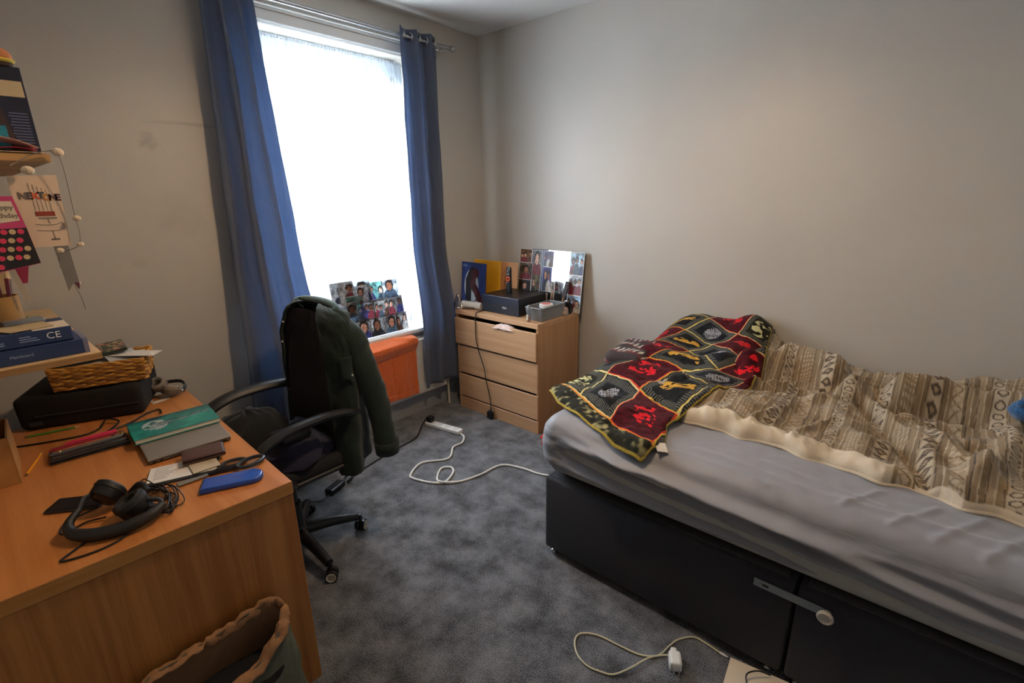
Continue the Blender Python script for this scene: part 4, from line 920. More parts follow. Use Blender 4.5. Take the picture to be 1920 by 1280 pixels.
P = np.array([[nf @ Vector((W2*a, H2*c, .0175)) for c in np.linspace(-1, 1, 96)] for a in np.linspace(-1, 1, 64)])
o = solidify(place('front_cover', grid_mesh('front_cover', P, C), mat('glossy_cover_print', None, .35, attr=True), t), .0015)
# clear pencil pouch with pens
t = thing('pencil_pouch', 'clear plastic pencil pouch of pens left of the laptop', 'pencil case', (2.09, -.18, DH))
pf = frame(2.095, -.185, DH, math.radians(-5))
obj('pouch_base', box2(B(), (-.055, -.105, .001), (.055, .105, .006), .002, 1, pf), mat('dark_pouch', '2e2422', .5), t)
def pouch(co): return (co.x, co.y, co.z*(1-.45*(co.y/.11)**2)+.003*math.sin(co.x*90))
soft_box('clear_cover', pf @ Vector((0, 0, .016)), (.105, .205, .028), .012, (12, 20, 6), M_clear, t, pouch, rz=math.radians(-5))
b = B(); tube(b, [pf @ Vector((-.054, -.104, .014)), pf @ Vector((-.054, .104, .014))], .004, 8); obj('zip', b, M_dark, t, True)
for i, (x, y0, y1, r, mm) in enumerate(((.028, -.08, .05, .009, mat('pink_marker', 'd22f55', .35)), (.008, -.07, .09, .0055, mat('crimson_pen', '9b2038', .4)), (-.012, -.06, .08, .004, mat('rust_pencil', 'b06038', .5)), (-.028, -.09, .09, .005, mat('steel_pen', '8d8f90', .3, .7)), (-.04, -.06, .085, .004, mat('grey_pen', '4a4a4c', .4)))):
    b = B(); tube(b, [pf @ Vector((x, y0, .030)), pf @ Vector((x, y1, .028)), pf @ Vector((x, y1+.012, .028))], [r, r, r*.35], 10); o = obj('pen', b, mm, t, True)
b = B(); sphere(b, pf @ Vector((-.03, .075, .030)), .005); sphere(b, pf @ Vector((-.0, -.09, .030)), .006, (1.6, .8, .7)); sphere(b, pf @ Vector((-.025, -.085, .031)), .006, (.7, 1.5, .7)); o = obj('binder_clip', b, mat('brass_clip', 'c9b98f', .25, .9), t, True); o['kind'] = 'stuff'
# wallet, notepad, scissors, blue case
t = thing('clipboard_pad', 'small notepad with white page and dark edge under the brown wallet', 'notepad', (1.67, -.34, DH))
q = frame(1.675, -.345, DH, math.radians(-20))
obj('cover', box2(B(), (-.058, -.095, .0005), (.058, .095, .006), .001, 1, q), M_dark, t)
obj('pages', box2(B(), (-.050, -.090, .0065), (.056, .092, .0085), .0005, 1, q), mat('notepad_paper', 'dcd5cb', .7), t)
b = B()
for k in range(7):
    x = .044-k*.012; L_ = random.uniform(.03, .075); box2(b, (x, .075-L_, .0087), (x+.0022, .078, .0089), 0, 1, q)
obj('handwriting', b, mat('pencil_grey_ink', '76706c', .8), t)
obj('loose_card', box(B(), (-.005, -.055, .0115), (.085, .075, .004), .25, .001, 1, q), mat('cream_card', 'b9a88e', .6), t)
t = thing('wallet', 'dark brown leather wallet lying on the notepad', 'wallet', (1.705, -.42, DH+.013))
q = frame(1.712, -.412, DH+.0145, math.radians(-14))
lt = mat('brown_leather', '4a3028', .35, bump=.3, bscale=300)
soft_box('flap', q @ Vector((0, 0, .013)), (.088, .115, .008), .0038, (12, 14, 3), lt, t, rz=math.radians(-14))
soft_box('flap', q @ Vector((0, 0, .004)), (.088, .115, .008), .0038, (12, 14, 3), lt, t, rz=math.radians(-14))
b = B(); tube(b, [q @ Vector((-.042, -.0565, .008)), q @ Vector((.042, -.0565, .008))], .0068, 10); obj('spine', b, lt, t, True)
t = thing('scissors', 'black handled scissors beside the blue case', 'scissors', (1.565, -.47, DH))
def loop(c, ax, la, lb, z):
    u_ = Vector((math.cos(ax), math.sin(ax), 0)); v_ = Vector((-u_.y, u_.x, 0)); c = Vector((*c, DH+z))
    return [c+u_*la*math.cos(k)+v_*lb*math.sin(k) for k in np.linspace(0, 2*PI, 29)[:-1]]
ax = math.atan2(-.086, .010)
b = B(); tube(b, loop((1.553, -.497), ax, .040, .024, .012), .006, 8, closed=True, ry=.0075, up=(0, 0, 1)); obj('handle', b, M_blacks, t, True)
b = B(); tube(b, loop((1.600, -.462), ax-.35, .034, .019, .007), .005, 8, closed=True, ry=.006, up=(0, 0, 1)); obj('handle', b, M_blacks, t, True)
b = B(); tube(b, [(1.560, -.455, DH+.010), (1.572, -.425, DH+.007), (1.585, -.385, DH+.005)], [.009, .010, .008], 8, ry=[.006, .005, .004]); obj('shank', b, M_blacks, t, True)
b = B(); tube(b, [(1.590, -.430, DH+.008), (1.588, -.405, DH+.005), (1.585, -.385, DH+.004)], [.008, .009, .008], 8, ry=[.005, .004, .004]); obj('shank', b, M_blacks, t, True)
b = B(); box(b, (1.60, -.345, DH+.0025), (.016, .08, .002), -.2); obj('blade', b, M_brush, t)
b = B(); box(b, (1.59, -.345, DH+.0050), (.016, .08, .002), -.05); obj('blade', b, M_brush, t)
t = thing('blue_case', 'glossy royal blue case with rounded end at the desk corner', 'case', (1.485, -.41, DH))
q = frame(1.487, -.418, DH, math.radians(-25))
def bc(co):
    k = 1.0 if co.y > -.05 else 1
    return (co.x*(1-.06*(co.y/.08)), co.y, co.z*(1-.10*(co.y/.08)))
bm = B(); poly = []
for s in np.linspace(0, PI, 13): poly.append((.033*math.cos(s), -.058-.026*math.sin(s)))
poly = [(-p[0], p[1]) for p in poly]
pl = [(.036, .078), (-.036, .080)] + poly
prism(bm, pl, .001, .017)
es = [e for e in bm.edges if abs(e.verts[0].co.z-e.verts[1].co.z) < 1e-4]
bmesh.ops.bevel(bm, geom=es, offset=.0055, segments=3, affect='EDGES', profile=.5)
bmesh.ops.transform(bm, matrix=q, verts=bm.verts); obj('shell', bm, mat('royal_blue_plastic', '1f4fae', .22, coat=.3), t, True)
obj('felt_lip', box2(B(), (-.034, .0785, .003), (.034, .0815, .013), .001, 1, q), mat('green_felt', '4b4a2a', .9), t)
# headphones with tangled cable
t = thing('headphones', 'black over-ear headphones lying tangled on the near desk corner', 'headphones', (1.50, -.14, DH))
b = B(); cx, cy = 1.545, -.155
pts = []
for s in np.linspace(-.35*PI, 1.12*PI, 26):
    # padded band lying nearly flat, opening away from the camera
    pts.append((cx-.088*math.sin(s)*1.0-.01, cy+.085*math.cos(s)*-1.0+.005, DH+.020+.012*math.sin(s)))
pts = [(1.575, -.085, DH+.05), (1.548, -.058, DH+.035), (1.52, -.056, DH+.022), (1.492, -.075, DH+.018), (1.468, -.105, DH+.017), (1.452, -.14, DH+.018), (1.443, -.175, DH+.022), (1.445, -.21, DH+.028), (1.462, -.238, DH+.034)]
tube(b, pts, [.008, .011, .014, .016, .0165, .0165, .016, .014, .011], 12, sm=6); obj('headband', b, mat('black_padded_vinyl', '191818', .55), t, True)
def cup(c, tilt, rz, nm='ear_cup'):
    Mx = Matrix.Translation(c) @ Matrix.Rotation(rz, 4, 'Z') @ Matrix.Rotation(tilt, 4, 'X')
    e = obj(nm, lathe(B(), [(0, -.022), (.026, -.022), (.036, -.014), (.038, .0), (.038, .008), (0, .008)], 24, (0, 0, 0), Mx), M_black, t, True)
    obj('ear_pad', lathe(B(), [(.018, .010), (.020, .024), (.030, .028), (.039, .022), (.041, .010), (.036, .006), (.018, .010)], 24, (0, 0, 0), Mx), mat('black_padded_vinyl', '191818', .55), e, True)
    return Mx
cup((1.620, -.150, DH+.044), math.radians(60), math.radians(30))
cup((1.515, -.185, DH+.034), math.radians(-25), math.radians(-20))
b = B(); tube(b, [(1.575, -.085, DH+.05), (1.60, -.10, DH+.062), (1.62, -.118, DH+.056)], .006, 8, sm=4); tube(b, [(1.462, -.238, DH+.034), (1.475, -.235, DH+.044), (1.495, -.215, DH+.046)], .006, 8, sm=4); obj('yoke', b, M_dark, t, True)
b = B(); tube(b, [(1.605, -.197, DH+.03), (1.585, -.215, DH+.055), (1.56, -.222, DH+.06), (1.535, -.225, DH+.05)], .008, 8, sm=4); obj('joint_cover', b, M_blacks, t, True)
rs = random.Random(9); pts = []
for k in range(16):                              # the loose coil beside it
    for j in range(6):
        a = 2*PI*(j/6)+rs.uniform(-.3, .3)+k*.9; r = rs.uniform(.030, .070)
        pts.append((1.555+r*1.75*math.cos(a)+rs.uniform(-.01, .01), -.240+r*.75*math.sin(a)+rs.uniform(-.01, .01), DH+.003+abs(rs.gauss(0, .011))))
b = B(); tube(b, pts[:66], .0018, 6, sm=5); obj('cord', b, M_black, t, True)
b = B(); tube(b, [(1.49, -.085, DH+.004), (1.47, -.055, DH+.003), (1.452, -.03, DH+.003), (1.440, -.022, DH+.003), (1.427, -.05, DH+.003), (1.42, -.09, DH+.003), (1.427, -.13, DH+.003), (1.45, -.16, DH+.004)], .0026, 8, sm=6); obj('cord', b, M_black, t, True)
b = B(); tube(b, [(1.63, -.12, DH+.01), (1.62, -.06, DH+.004), (1.59, -.04, DH+.003), (1.565, -.045, DH+.003), (1.58, -.09, DH+.005), (1.56, -.13, DH+.008)], .0024, 8, sm=6); obj('cord', b, M_black, t, True)
t = thing('mobile_phone', 'black phone under the headphones on the desk', 'phone', (1.70, -.10, DH))
q = frame(1.705, -.095, DH, math.radians(-28)); soft_box('body', q @ Vector((0, 0, .005)), (.068, .135, .009), .004, (8, 14, 3), M_dark, t, rz=math.radians(-38))
q2 = frame(1.705, -.095, DH, math.radians(-38)); obj('screen', box2(B(), (-.030, -.063, .0095), (.030, .063, .0100), 0, 1, q2), mat('phone_glass', '1c1d20', .1), t)
# yellow and green pencils, cable behind
def pencil(name, label, p0, p1, mm, r=.0038):
    t = thing(name, label, 'pencil', ((p0[0]+p1[0])/2, (p0[1]+p1[1])/2, DH)); a = Vector((*p0, DH+r)); c = Vector((*p1, DH+r)); d = (c-a)
    b = B(); tube(b, [a, a+d*.88], r, 6); obj('barrel', b, mm, t)
    b = B(); tube(b, [a+d*.88, a+d*.97], [r, r*.35], 8); obj('sharpened_tip', b, mat('pencil_wood', 'd9bd92', .7), t)
    b = B(); tube(b, [a-d*.04, a], r*.95, 8); obj('end_cap', b, M_brush, t)
pencil('pencil', 'short yellow pencil lying beside the cardboard box', (2.035, -.020), (2.19, -.073), mat('yellow_pencil', 'ea9a1e', .4))
pencil('pencil', 'green pencil lying along the black case', (2.385, -.055), (2.345, -.20), mat('green_pencil', '4d8a35', .4))
b = B(); tube(b, [(2.31, -.02, DH+.004), (2.27, -.10, DH+.004), (2.24, -.19, DH+.004), (2.26, -.24, DH+.006), (2.30, -.27, DH+.02), (2.265, -.30, DH+.012), (2.225, -.27, DH+.005), (2.205, -.255, DH+.005), (2.23, -.33, DH+.006), (2.28, -.39, DH+.006), (2.29, -.435, DH+.006), (2.235, -.43, DH+.008)], .0032, 8, sm=7)
props(obj('desk_cable', b, M_black, None, True), 'black cable lying on the desk before the black case', 'cable')
# cardboard box with bottle
t = thing('cardboard_box', 'open brown cardboard box at the left edge of the desk', 'box', (2.06, .10, DH))
cb = mat('cardboard', 'b27f45', .85, var=.06, vscale=30); q = frame(1.99, -.005, DH, math.radians(-4))
for lo, hi in (((0, 0, 0), (.006, .26, .15)), ((0, -.0, 0), (.20, .006, .15)), ((.194, 0, 0), (.20, .26, .15)), ((0, .254, 0), (.20, .26, .15))):
    obj('side', box2(B(), lo, hi, .001, 1, q), cb, t)
obj('bottom', box2(B(), (.006, .006, .001), (.194, .254, .006), 0, 1, q), cb, t)
b = B(); quad_slab(b, [q @ Vector((.0, .0, .15)), q @ Vector((.20, .0, .15)), q @ Vector((.19, -.05, .115)), q @ Vector((.01, -.05, .115))], (0, -.5, 1), .004); 
b.free()
t = thing('orange_bottle', 'orange bottle with clear cap in the cardboard box', 'bottle', (2.085, .03, DH+.006))
b = B(); lathe(b, [(0, 0), (.030, 0), (.033, .006), (.033, .150), (.028, .158), (0, .158)], 20, (2.10, .042, DH+.007)); obj('body', b, mat('orange_bottle_plastic', 'd98a1c', .35), t, True)
b = B(); lathe(b, [(.029, .158), (.031, .160), (.028, .225), (.024, .230), (0, .230)], 20, (2.10, .042, DH+.007)); obj('cap', b, mat('frosted_cap', '8d8680', .4), t, True)
t = thing('blue_carton', 'dark blue carton standing in the cardboard box', 'carton', (2.06, .11, DH+.006))
b = B(); box(b, (2.06, .125, DH+.108), (.06, .08, .20), .1, .002); obj('body', b, mat('slate_blue_carton', '33485c', .6), t)
b = B(); box(b, (2.06, .125, DH+.212), (.062, .082, .008), .1, .002); obj('flap', b, mat('carton_top', '4a5f74', .6), t)
# black case, wicker basket and contents
CA = math.radians(-24)
t = thing('black_case', 'long black fabric case lying on the desk under the wicker basket', 'case', (2.42, -.24, DH))
q = frame(2.455, -.275, DH, CA)
def bg_(co): return (co.x*(1+.04*math.sin(co.z*20)), co.y, co.z+.004*math.sin(co.y*25)*(co.z > 0))
soft_box('body', q @ Vector((.048, .020, .068)), (.295, .385, .135), .022, (22, 36, 14), mat('black_woven_nylon', '151516', .8, bump=.4, bscale=600), t, bg_, rz=CA)
b = B(); tube(b, [q @ Vector((x, y, .055)) for x, y in ((-.1005, -.16), (-.1015, 0), (-.1005, .16))], .003, 8, sm=4); obj('zip', b, M_dark, t, True)
obj('logo_tag', box2(B(), (-.1015, .14, .02), (-.0995, .18, .035), .0004, 1, q), mat('grey_tag', '34343a', .6), t)
t = thing('wicker_basket', 'rectangular wicker basket of papers on the black case', 'basket', (2.43, -.322, DH+.1405))
q = frame(2.43, -.322, DH+.1405, math.radians(-20)); hx, hy, hz = .09, .139, .080
wm = [mat('willow_%s' % n_, c_, .55, var=.1, vscale=40) for n_, c_ in (('gold', 'c9923f'), ('tan', 'b07a35'), ('brown', '8b5a2b'))]
def per(s):
    L_ = [2*hy, 2*hx, 2*hy, 2*hx]; tot = sum(L_); d = (s % 1)*tot; c_ = [(-hx, hy), (-hx, -hy), (hx, -hy), (hx, hy)]
    for i in range(4):
        if d <= L_[i]:
            f_ = d/L_[i]; a = c_[i]; e_ = c_[(i+1) % 4]; return a[0]+(e_[0]-a[0])*f_, a[1]+(e_[1]-a[1])*f_
        d -= L_[i]
    return c_[0]
nst = 30; rows = 10
for rI in range(rows):
    z = .006+rI*hz/rows; b = B(); pts = []
    for k in range(nst*2):
        x, y = per(k/(nst*2)); n = Vector((x/hx, y/hy, 0)); n = Vector((math.copysign(1, x), 0, 0)) if abs(abs(x)-hx) < 1e-6 and abs(abs(y)-hy) > .004 else (Vector((0, math.copysign(1, y), 0)) if abs(abs(x)-hx) > .004 else Vector((math.copysign(.7, x), math.copysign(.7, y), 0)))
        off = .0042*(1 if (k//2+rI) % 2 else -1)*(1 if k % 2 else .0); fl = 1+.05*z/hz
        pts.append(q @ (Vector((x*fl, y*fl, z+.0018*math.sin(k*1.9+rI)))+n*off))
    tube(b, pts, .0042, 6, closed=True, sm=2); obj('weaver', b, wm[rI % 3 if rI % 4 else 0], t, True)
for k in range(nst):
    x, y = per((k*2)/(nst*2)); b = B(); tube(b, [q @ Vector((x, y, 0)), q @ Vector((x*1.05, y*1.05, hz))], .0025, 6); obj('stake', b, wm[1], t, True)
for j in range(2):
    b = B(); pts = []
    for k in range(64):
        x, y = per(k/64); pts.append(q @ Vector((x*1.05+.003*math.cos(k*1.2+j*PI), y*1.05+.003*math.cos(k*1.2+j*PI), hz+.004+.003*math.sin(k*1.2+j*PI))))
    tube(b, pts, .0045, 6, closed=True, sm=2); obj('rim_braid', b, wm[j], t, True)
obj('base', box2(B(), (-hx, -hy, 0), (hx, hy, .005), .001, 1, q), wm[2], t)
# papers, floral tin, envelope in it
obj('paper_stack', box2(B(), (-.075, -.13, .006), (.075, .13, .082), .002, 1, q), mat('stacked_paper_edges', 'cfc7b6', .8, var=.1, vscale=90), None)
props(bpy.data.objects['paper_stack'], 'stack of loose papers filling the wicker basket', 'papers')
t = thing('floral_folder', 'dark floral print folder lying tilted on the wicker basket', 'folder', q @ Vector((.03, .03, .09)))
Mx = q @ Matrix.Translation((.018, .035, .108)) @ Matrix.Rotation(.25, 4, 'Z') @ Matrix.Rotation(-.10, 4, 'X')
obj('body', box2(B(), (-.085, -.11, -.006), (.085, .11, .006), .002, 1, Mx), mat('dark_green_folder', '2b3328', .5), t)
uu, vv = np.meshgrid(np.linspace(-1, 1, 60), np.linspace(-1, 1, 70), indexing='ij'); f = Fbm(111, 2.2, 3); g = Fbm(112, 2.0, 3)
C = np.zeros(uu.shape+(3,))+np.array((40, 48, 38.)); C[f(uu, vv) > .12] = (72, 92, 60); C[g(uu, vv) > .22] = (196, 128, 112); C[g(uu+3, vv) > .30] = (205, 190, 150)
C = C/255; C = np.where(C <= .04045, C/12.92, ((C+.055)/1.055)**2.4)
place('floral_print', grid_mesh('floral_print', np.array([[Mx @ Vector((.083*a, .108*c, .0065)) for c in np.linspace(-1, 1, 70)] for a in np.linspace(-1, 1, 60)]), C), M_colm, t)
Mx = q @ Matrix.Translation((-.025, -.07, .100)) @ Matrix.Rotation(-.35, 4, 'Z') @ Matrix.Rotation(.05, 4, 'X')
o = obj('paper_sheet', box2(B(), (-.04, -.13, 0), (.03, .10, .0015), 0, 1, Mx), mat('white_paper', 'ddd6cb', .7), None); props(o, 'white folded paper sticking out of the wicker basket to the right', 'paper')
Mx = q @ Matrix.Translation((-.05, -.075, .092)) @ Matrix.Rotation(.5, 4, 'Z') @ Matrix.Rotation(-.3, 4, 'Y')
o = obj('envelope', box2(B(), (-.03, -.05, 0), (.05, .05, .0015), 0, 1, Mx), mat('grey_envelope', 'b9bdc0', .6), None); props(o, 'small grey envelope poking up in the wicker basket', 'envelope')
# grey headphones
t = thing('grey_headphones', 'grey over-ear headphones folded at the far end of the desk', 'headphones', (2.44, -.52, DH))
hg = mat('stone_grey_plastic', '6d675f', .5); hp = mat('stone_grey_cushion', '857c72', .7)
def gcup(c, tilt, rz):
    Mx = Matrix.Translation(c) @ Matrix.Rotation(rz, 4, 'Z') @ Matrix.Rotation(tilt, 4, 'X')
    e = obj('ear_cup', lathe(B(), [(0, -.018), (.030, -.018), (.037, -.010), (.038, .006), (0, .006)], 24, (0, 0, 0), Mx, 1, .85), hg, t, True)
    obj('ear_pad', lathe(B(), [(.017, .006), (.019, .02), (.028, .025), (.037, .019), (.038, .006), (.017, .006)], 24, (0, 0, 0), Mx, 1, .85), hp, e, True)
gcup((2.425, -.515, DH+.030), math.radians(18), math.radians(20))
gcup((2.455, -.485, DH+.055), math.radians(-35), math.radians(40))
b = B(); tube(b, [(2.40, -.555, DH+.02), (2.43, -.575, DH+.035), (2.47, -.57, DH+.045), (2.50, -.53, DH+.045), (2.505, -.47, DH+.04), (2.48, -.44, DH+.04)], .009, 10, sm=6, ry=.005); obj('headband', b, M_dark, t, True)
b = B(); sphere(b, (2.40, -.553, DH+.022), .007); sphere(b, (2.478, -.442, DH+.042), .007); obj('hinge', b, M_chrome, t, True)
for i, (x, y, r, lb) in enumerate(((2.405, -.475, .3, 'scrap of white paper under the grey headphones'), (2.43, -.415, -.2, 'tiny white paper scrap beside the black case end'))):
    b = B(); prism(b, [(-.035, -.010), (.03, -.014), (.04, .006), (.0, .014), (-.03, .008)], .0005, .0018, frame(x, y, DH, PI/2+r)); o = obj('paper_scrap', b, mat('white_paper', 'ddd6cb', .7), None); props(o, lb, 'paper')

# ------------------------------------------------------------------ wall shelves and what stands on them
SX, SY, S1, S2 = 1.82, -.243, 1.153, 1.678
sh = wood('chipboard_edge_oak', 'b98f5c', '8d673c', 'y', .6)
mtop = mat('beech_foil', 'd2b184', .5, var=.05, vscale=12)
t = thing('wall_shelf', 'two tier oak shelf unit above the desk at the left edge', 'shelf', (2.3, .05, S1))
for z in (S1-.020, S2): obj('shelf_board', box2(B(), (SX, SY, z), (2.80, YL-.002, z+.020), .001), mtop if z < 1.5 else sh, t)
for z in (S1-.0205, S2-.0005): obj('edge_strip', box2(B(), (SX-.0015, SY, z+.001), (SX, YL-.002, z+.0195), 0), sh, t)
obj('upright', box2(B(), (2.50, SY+.115, S1), (2.52, SY+.135, S2), .001), mat('beige_upright', 'b59a74', .6), t)
obj('upright', box2(B(), (2.50, YL-.03, S1), (2.52, YL-.004, S2), .001), mat('beige_upright', 'b59a74', .6), t)
obj('upright', box2(B(), (1.90, YL-.03, S1), (1.92, YL-.004, S2), .001), mat('beige_upright', 'b59a74', .6), t)
# blue boxes
bl = mat('navy_box_card', '23365f', .45)
def carton(name, label, lo, hi, rz, cat='box'):
    t = thing(name, label, cat, ((lo[0]+hi[0])/2, (lo[1]+hi[1])/2, lo[2]), 'navy boxes on the lower shelf')
    c = [(a+b_)/2 for a, b_ in zip(lo, hi)]; s = [b_-a for a, b_ in zip(lo, hi)]
    return t, c, s
t, c, s = carton('blue_box', 'flat navy blue box at the bottom of the pair on the shelf', (1.845, -.220, S1), (2.00, .12, S1+.042), 0)
obj('carton', box(B(), c, s, 0, .002), bl, t); obj('clear_sleeve', box(B(), (c[0], -.2165, c[2]), (s[0]+.002, .012, s[2]+.002), 0, .001), mat('purple_grey_sleeve', '6b6c86', .3), t)
text('Mainboard', .011, (1.8435, -.08, S1+.022), (0, -1, 0), (0, 0, 1), mat('pale_blue_print', '9fb2d0', .6), t)
t, c, s = carton('blue_box', 'flat navy blue box with CE mark lying on top of another', (1.855, -.196, S1+.0435), (2.03, .14, S1+.083), 0)
obj('carton', box(B(), c, s, 0, .002), bl, t)
text('CE', .026, (1.8535, -.155, S1+.064), (0, -1, 0), (0, 0, 1), mat('white_box_print', 'dfe0e2', .6), t)
b = B()
for k, (y0, y1, z) in enumerate(((-.108, -.085, .070), (-.12, -.085, .064), (-.125, -.085, .058), (-.055, .01, .062), (-.055, .01, .056))): box2(b, (1.8545, y0, S1+z-.001), (1.8552, y1, S1+z+.001))
obj('small_print', b, mat('pale_blue_print', '9fb2d0', .6), t)
obj('white_panel', box2(B(), (1.857, -.194, S1+.0832), (1.965, -.115, S1+.0840)), mat('cream_label', 'd9c9b2', .6), t)
obj('pink_print', box2(B(), (1.87, .06, S1+.0832), (1.96, .12, S1+.0838)), mat('pink_print', 'a8707c', .6), t)
for k in range(3): obj('headline', box2(B(), (1.88+.0*k, .0+.018*k, S1+.0832), (1.96, .008+.018*k, S1+.0838)), mat('pale_blue_print', '9fb2d0', .6), t)
b = B(); prism(b, [(-.05, -.05), (.05, -.055), (.055, .05), (.0, .06), (-.055, .045)], 0, .002, frame(1.925, -.105, S1+.0855, .2)); o = obj('paper_envelope', b, mat('tan_envelope', 'bfa780', .7), None); props(o, 'small tan paper lying on the upper navy box', 'paper')
b = B(); box(b, (1.99, -.11, S1+.092), (.05, .09, .012), .1, .003); o = obj('metal_clip_box', b, mat('blue_grey_metal', '8b94a0', .3, .5), None); props(o, 'small silvery case lying at the back of the upper navy box', 'case')
# succulent
t = thing('succulent_plant', 'small green succulent behind the navy boxes', 'plant', (2.06, -.11, S1))
b = B(); lathe(b, [(0, 0), (.022, 0), (.028, .075), (.024, .075), (.022, .065), (0, .065)], 16, (2.075, -.105, S1)); obj('pot', b, mat('stone_pot', '8c7b60', .8), t, True)
for k in range(14):
    a = k*2.4; r = .008+.0017*k; b = B(); c0 = Vector((2.075+.006*math.cos(a), -.105+.006*math.sin(a), S1+.068)); c1 = c0+Vector((r*math.cos(a), r*math.sin(a), .034-.0012*k))
    tube(b, [c0, (c0+c1)/2+Vector((0, 0, .002)), c1], [.003, .006, .001], 6, sm=2, ry=[.002, .003, .001]); obj('leaf', b, mat('succulent_green', '8a8a50', .5), t, True)
# pencil cup with brushes
t = thing('pencil_cup', 'brown card tube holding pencils beside the green card', 'pencil pot', (2.03, -.085, S1))
b = B(); lathe(b, [(0, 0), (.045, 0), (.045, .165), (.042, .165), (.042, .006), (0, .006)], 26, (2.04, -.075, S1)); obj('tube', b, mat('kraft_tube', '9a7440', .7), t, True)
for i, (dx, dy, tx, ty, L_, col) in enumerate(((.02, .02, .01, .02, .13, '4a2a5a'), (-.01, .01, -.02, .03, .16, 'c98f52'), (.0, -.01, .01, .0, .15, '7a3f2a'), (-.02, -.012, -.01, -.02, .14, '8d3a4c'), (.02, -.02, .02, -.02, .13, '6d6660'), (.0, .022, .0, .03, .15, '3c2a4a'), (.01, .0, .0, .0, .12, 'a5713f'))):
    p = thing('pencil', 'slender %s in the brown card tube' % ['purple pencil', 'tan wooden brush', 'russet pencil', 'rose pink pencil', 'grey pen', 'dark violet pencil', 'light brown pencil'][i], 'pencil', (2.04+dx, -.075+dy, S1+.008), 'pencils in the brown card tube')
    a = Vector((2.04+dx*.8, -.075+dy*.8, S1+.01)); c = Vector((2.04+dx+tx, -.075+dy+ty, S1+.10+L_)); mm = mat('pencil_%d' % i, col, .5)
    b = B(); tube(b, [a, a+(c-a)*.9], .005, 8); obj('shaft', b, mm, p, True)
    b = B(); tube(b, [a+(c-a)*.9, c], [.005, .0015], 8); obj('tip', b, mat('pencil_wood', 'd9bd92', .7), p, True)
t = thing('green_card', 'pale green booklet standing at the shelf left end', 'book', (1.97, .0, S1+.084))
Mx = Matrix.Translation((1.975, .02, S1+.0855)) @ Matrix.Rotation(-.10, 4, 'Y')
obj('cover', box2(B(), (0, -.055, 0), (.005, .12, .135), .001, 1, Mx), mat('sage_cover', 'a3b184', .6), t)
obj('pages', box2(B(), (.005, -.053, .002), (.012, .118, .133), .001, 1, Mx), mat('page_edge', 'd8d2c2', .8), t)
# greeting cards hanging from the upper shelf
def hung_card(name, label, x, pts, mm, cat='card', th=.0015):
    t = thing(name, label, cat, (x, sum(p[0] for p in pts)/len(pts), min(p[1] for p in pts)), 'cards and tags hanging from the shelf')
    b = B(); quad_slab(b, [(x, y, z) for y, z in pts], (-1, 0, 0), th); obj('card_sheet', b, mm, t); return t
CXX = 1.83
cream = mat('cream_card_sheet', 'd9c0a8', .7)
t = hung_card('greeting_card', 'square white birthday card with a cake hanging from the shelf', CXX, [(-.150, 1.642), (-.247, 1.646), (-.241, 1.461), (-.152, 1.461)], cream)
R_ = (0, -1, 0); U_ = (0, .05, 1)
for ch, y, z, col in (('N', -.170, 1.592, '7a6a60'), ('E', -.183, 1.592, '5a4a4a'), ('X', -.194, 1.592, 'd0552e'), ('T', -.206, 1.593, '4d4d55')): text(ch, .023, (CXX-.0006, y, z), R_, U_, mat('ink_'+col, col, .6), t, bold=.0011)
for ch, y, col in (('O', -.217, 'b87a28'), ('N', -.228, '6a4a4a'), ('E', -.2385, '553a44')): text(ch, .022, (CXX-.0006, y, 1.588), R_, U_, mat('ink_'+col, col, .6), t, bold=.0011)
obj('printed_cake', box2(B(), (CXX-.0012, -.224, 1.541), (CXX, -.185, 1.553), .0005), mat('cake_red', '8f3a28', .7), t)
obj('printed_plate', box2(B(), (CXX-.0012, -.226, 1.534), (CXX, -.189, 1.538), .0005), mat('plate_grey', '8a8078', .7), t)
b = B()
for k in range(5): tube(b, [(CXX-.0008, -.188-.008*k, 1.554), (CXX-.0008, -.186-.008*k, 1.625-.004*k)], .0004, 4)
tube(b, [(CXX-.0008, -.207, 1.534), (CXX-.0008, -.209, 1.522)], .0006, 4); tube(b, [(CXX-.0008, -.210, 1.503), (CXX-.0008, -.212, 1.482)], .0006, 4)
tube(b, [(CXX-.0008, -.18, 1.521), (CXX-.0008, -.20, 1.518), (CXX-.0008, -.222, 1.519), (CXX-.0008, -.232, 1.524), (CXX-.0008, -.236, 1.516), (CXX-.0008, -.23, 1.504), (CXX-.0008, -.20, 1.503), (CXX-.0008, -.18, 1.505)], .0006, 4, sm=3)
obj('printed_lines', b, mat('grey_ink', '7a6f68', .7), t)
obj('printed_stand', box2(B(), (CXX-.001, -.221, 1.478), (CXX, -.203, 1.482), .0005), mat('stand_ink', '5f5650', .7), t)
CX2 = CXX-.03
t = hung_card('greeting_card', 'pink birthday card with black and pink polka dots at the left edge', CX2, [(-.065, 1.592), (-.148, 1.592), (-.158, 1.515), (-.1665, 1.422), (-.075, 1.404)], mat('pink_card', 'c23f72', .6))
b = B(); quad_slab(b, [(CX2-.001, -.068, 1.512), (CX2-.001, -.1575, 1.514), (CX2-.001, -.166, 1.423), (CX2-.001, -.078, 1.407)], (-1, 0, 0), .0008); obj('dotted_panel', b, mat('black_card', '221d20', .6), t)
b = B(); quad_slab(b, [(CX2-.001, -.085, 1.580), (CX2-.001, -.143, 1.580), (CX2-.001, -.150, 1.532), (CX2-.001, -.088, 1.524)], (-1, 0, 0), .0008); obj('label_panel', b, mat('cream_label', 'd9c9b2', .6), t)
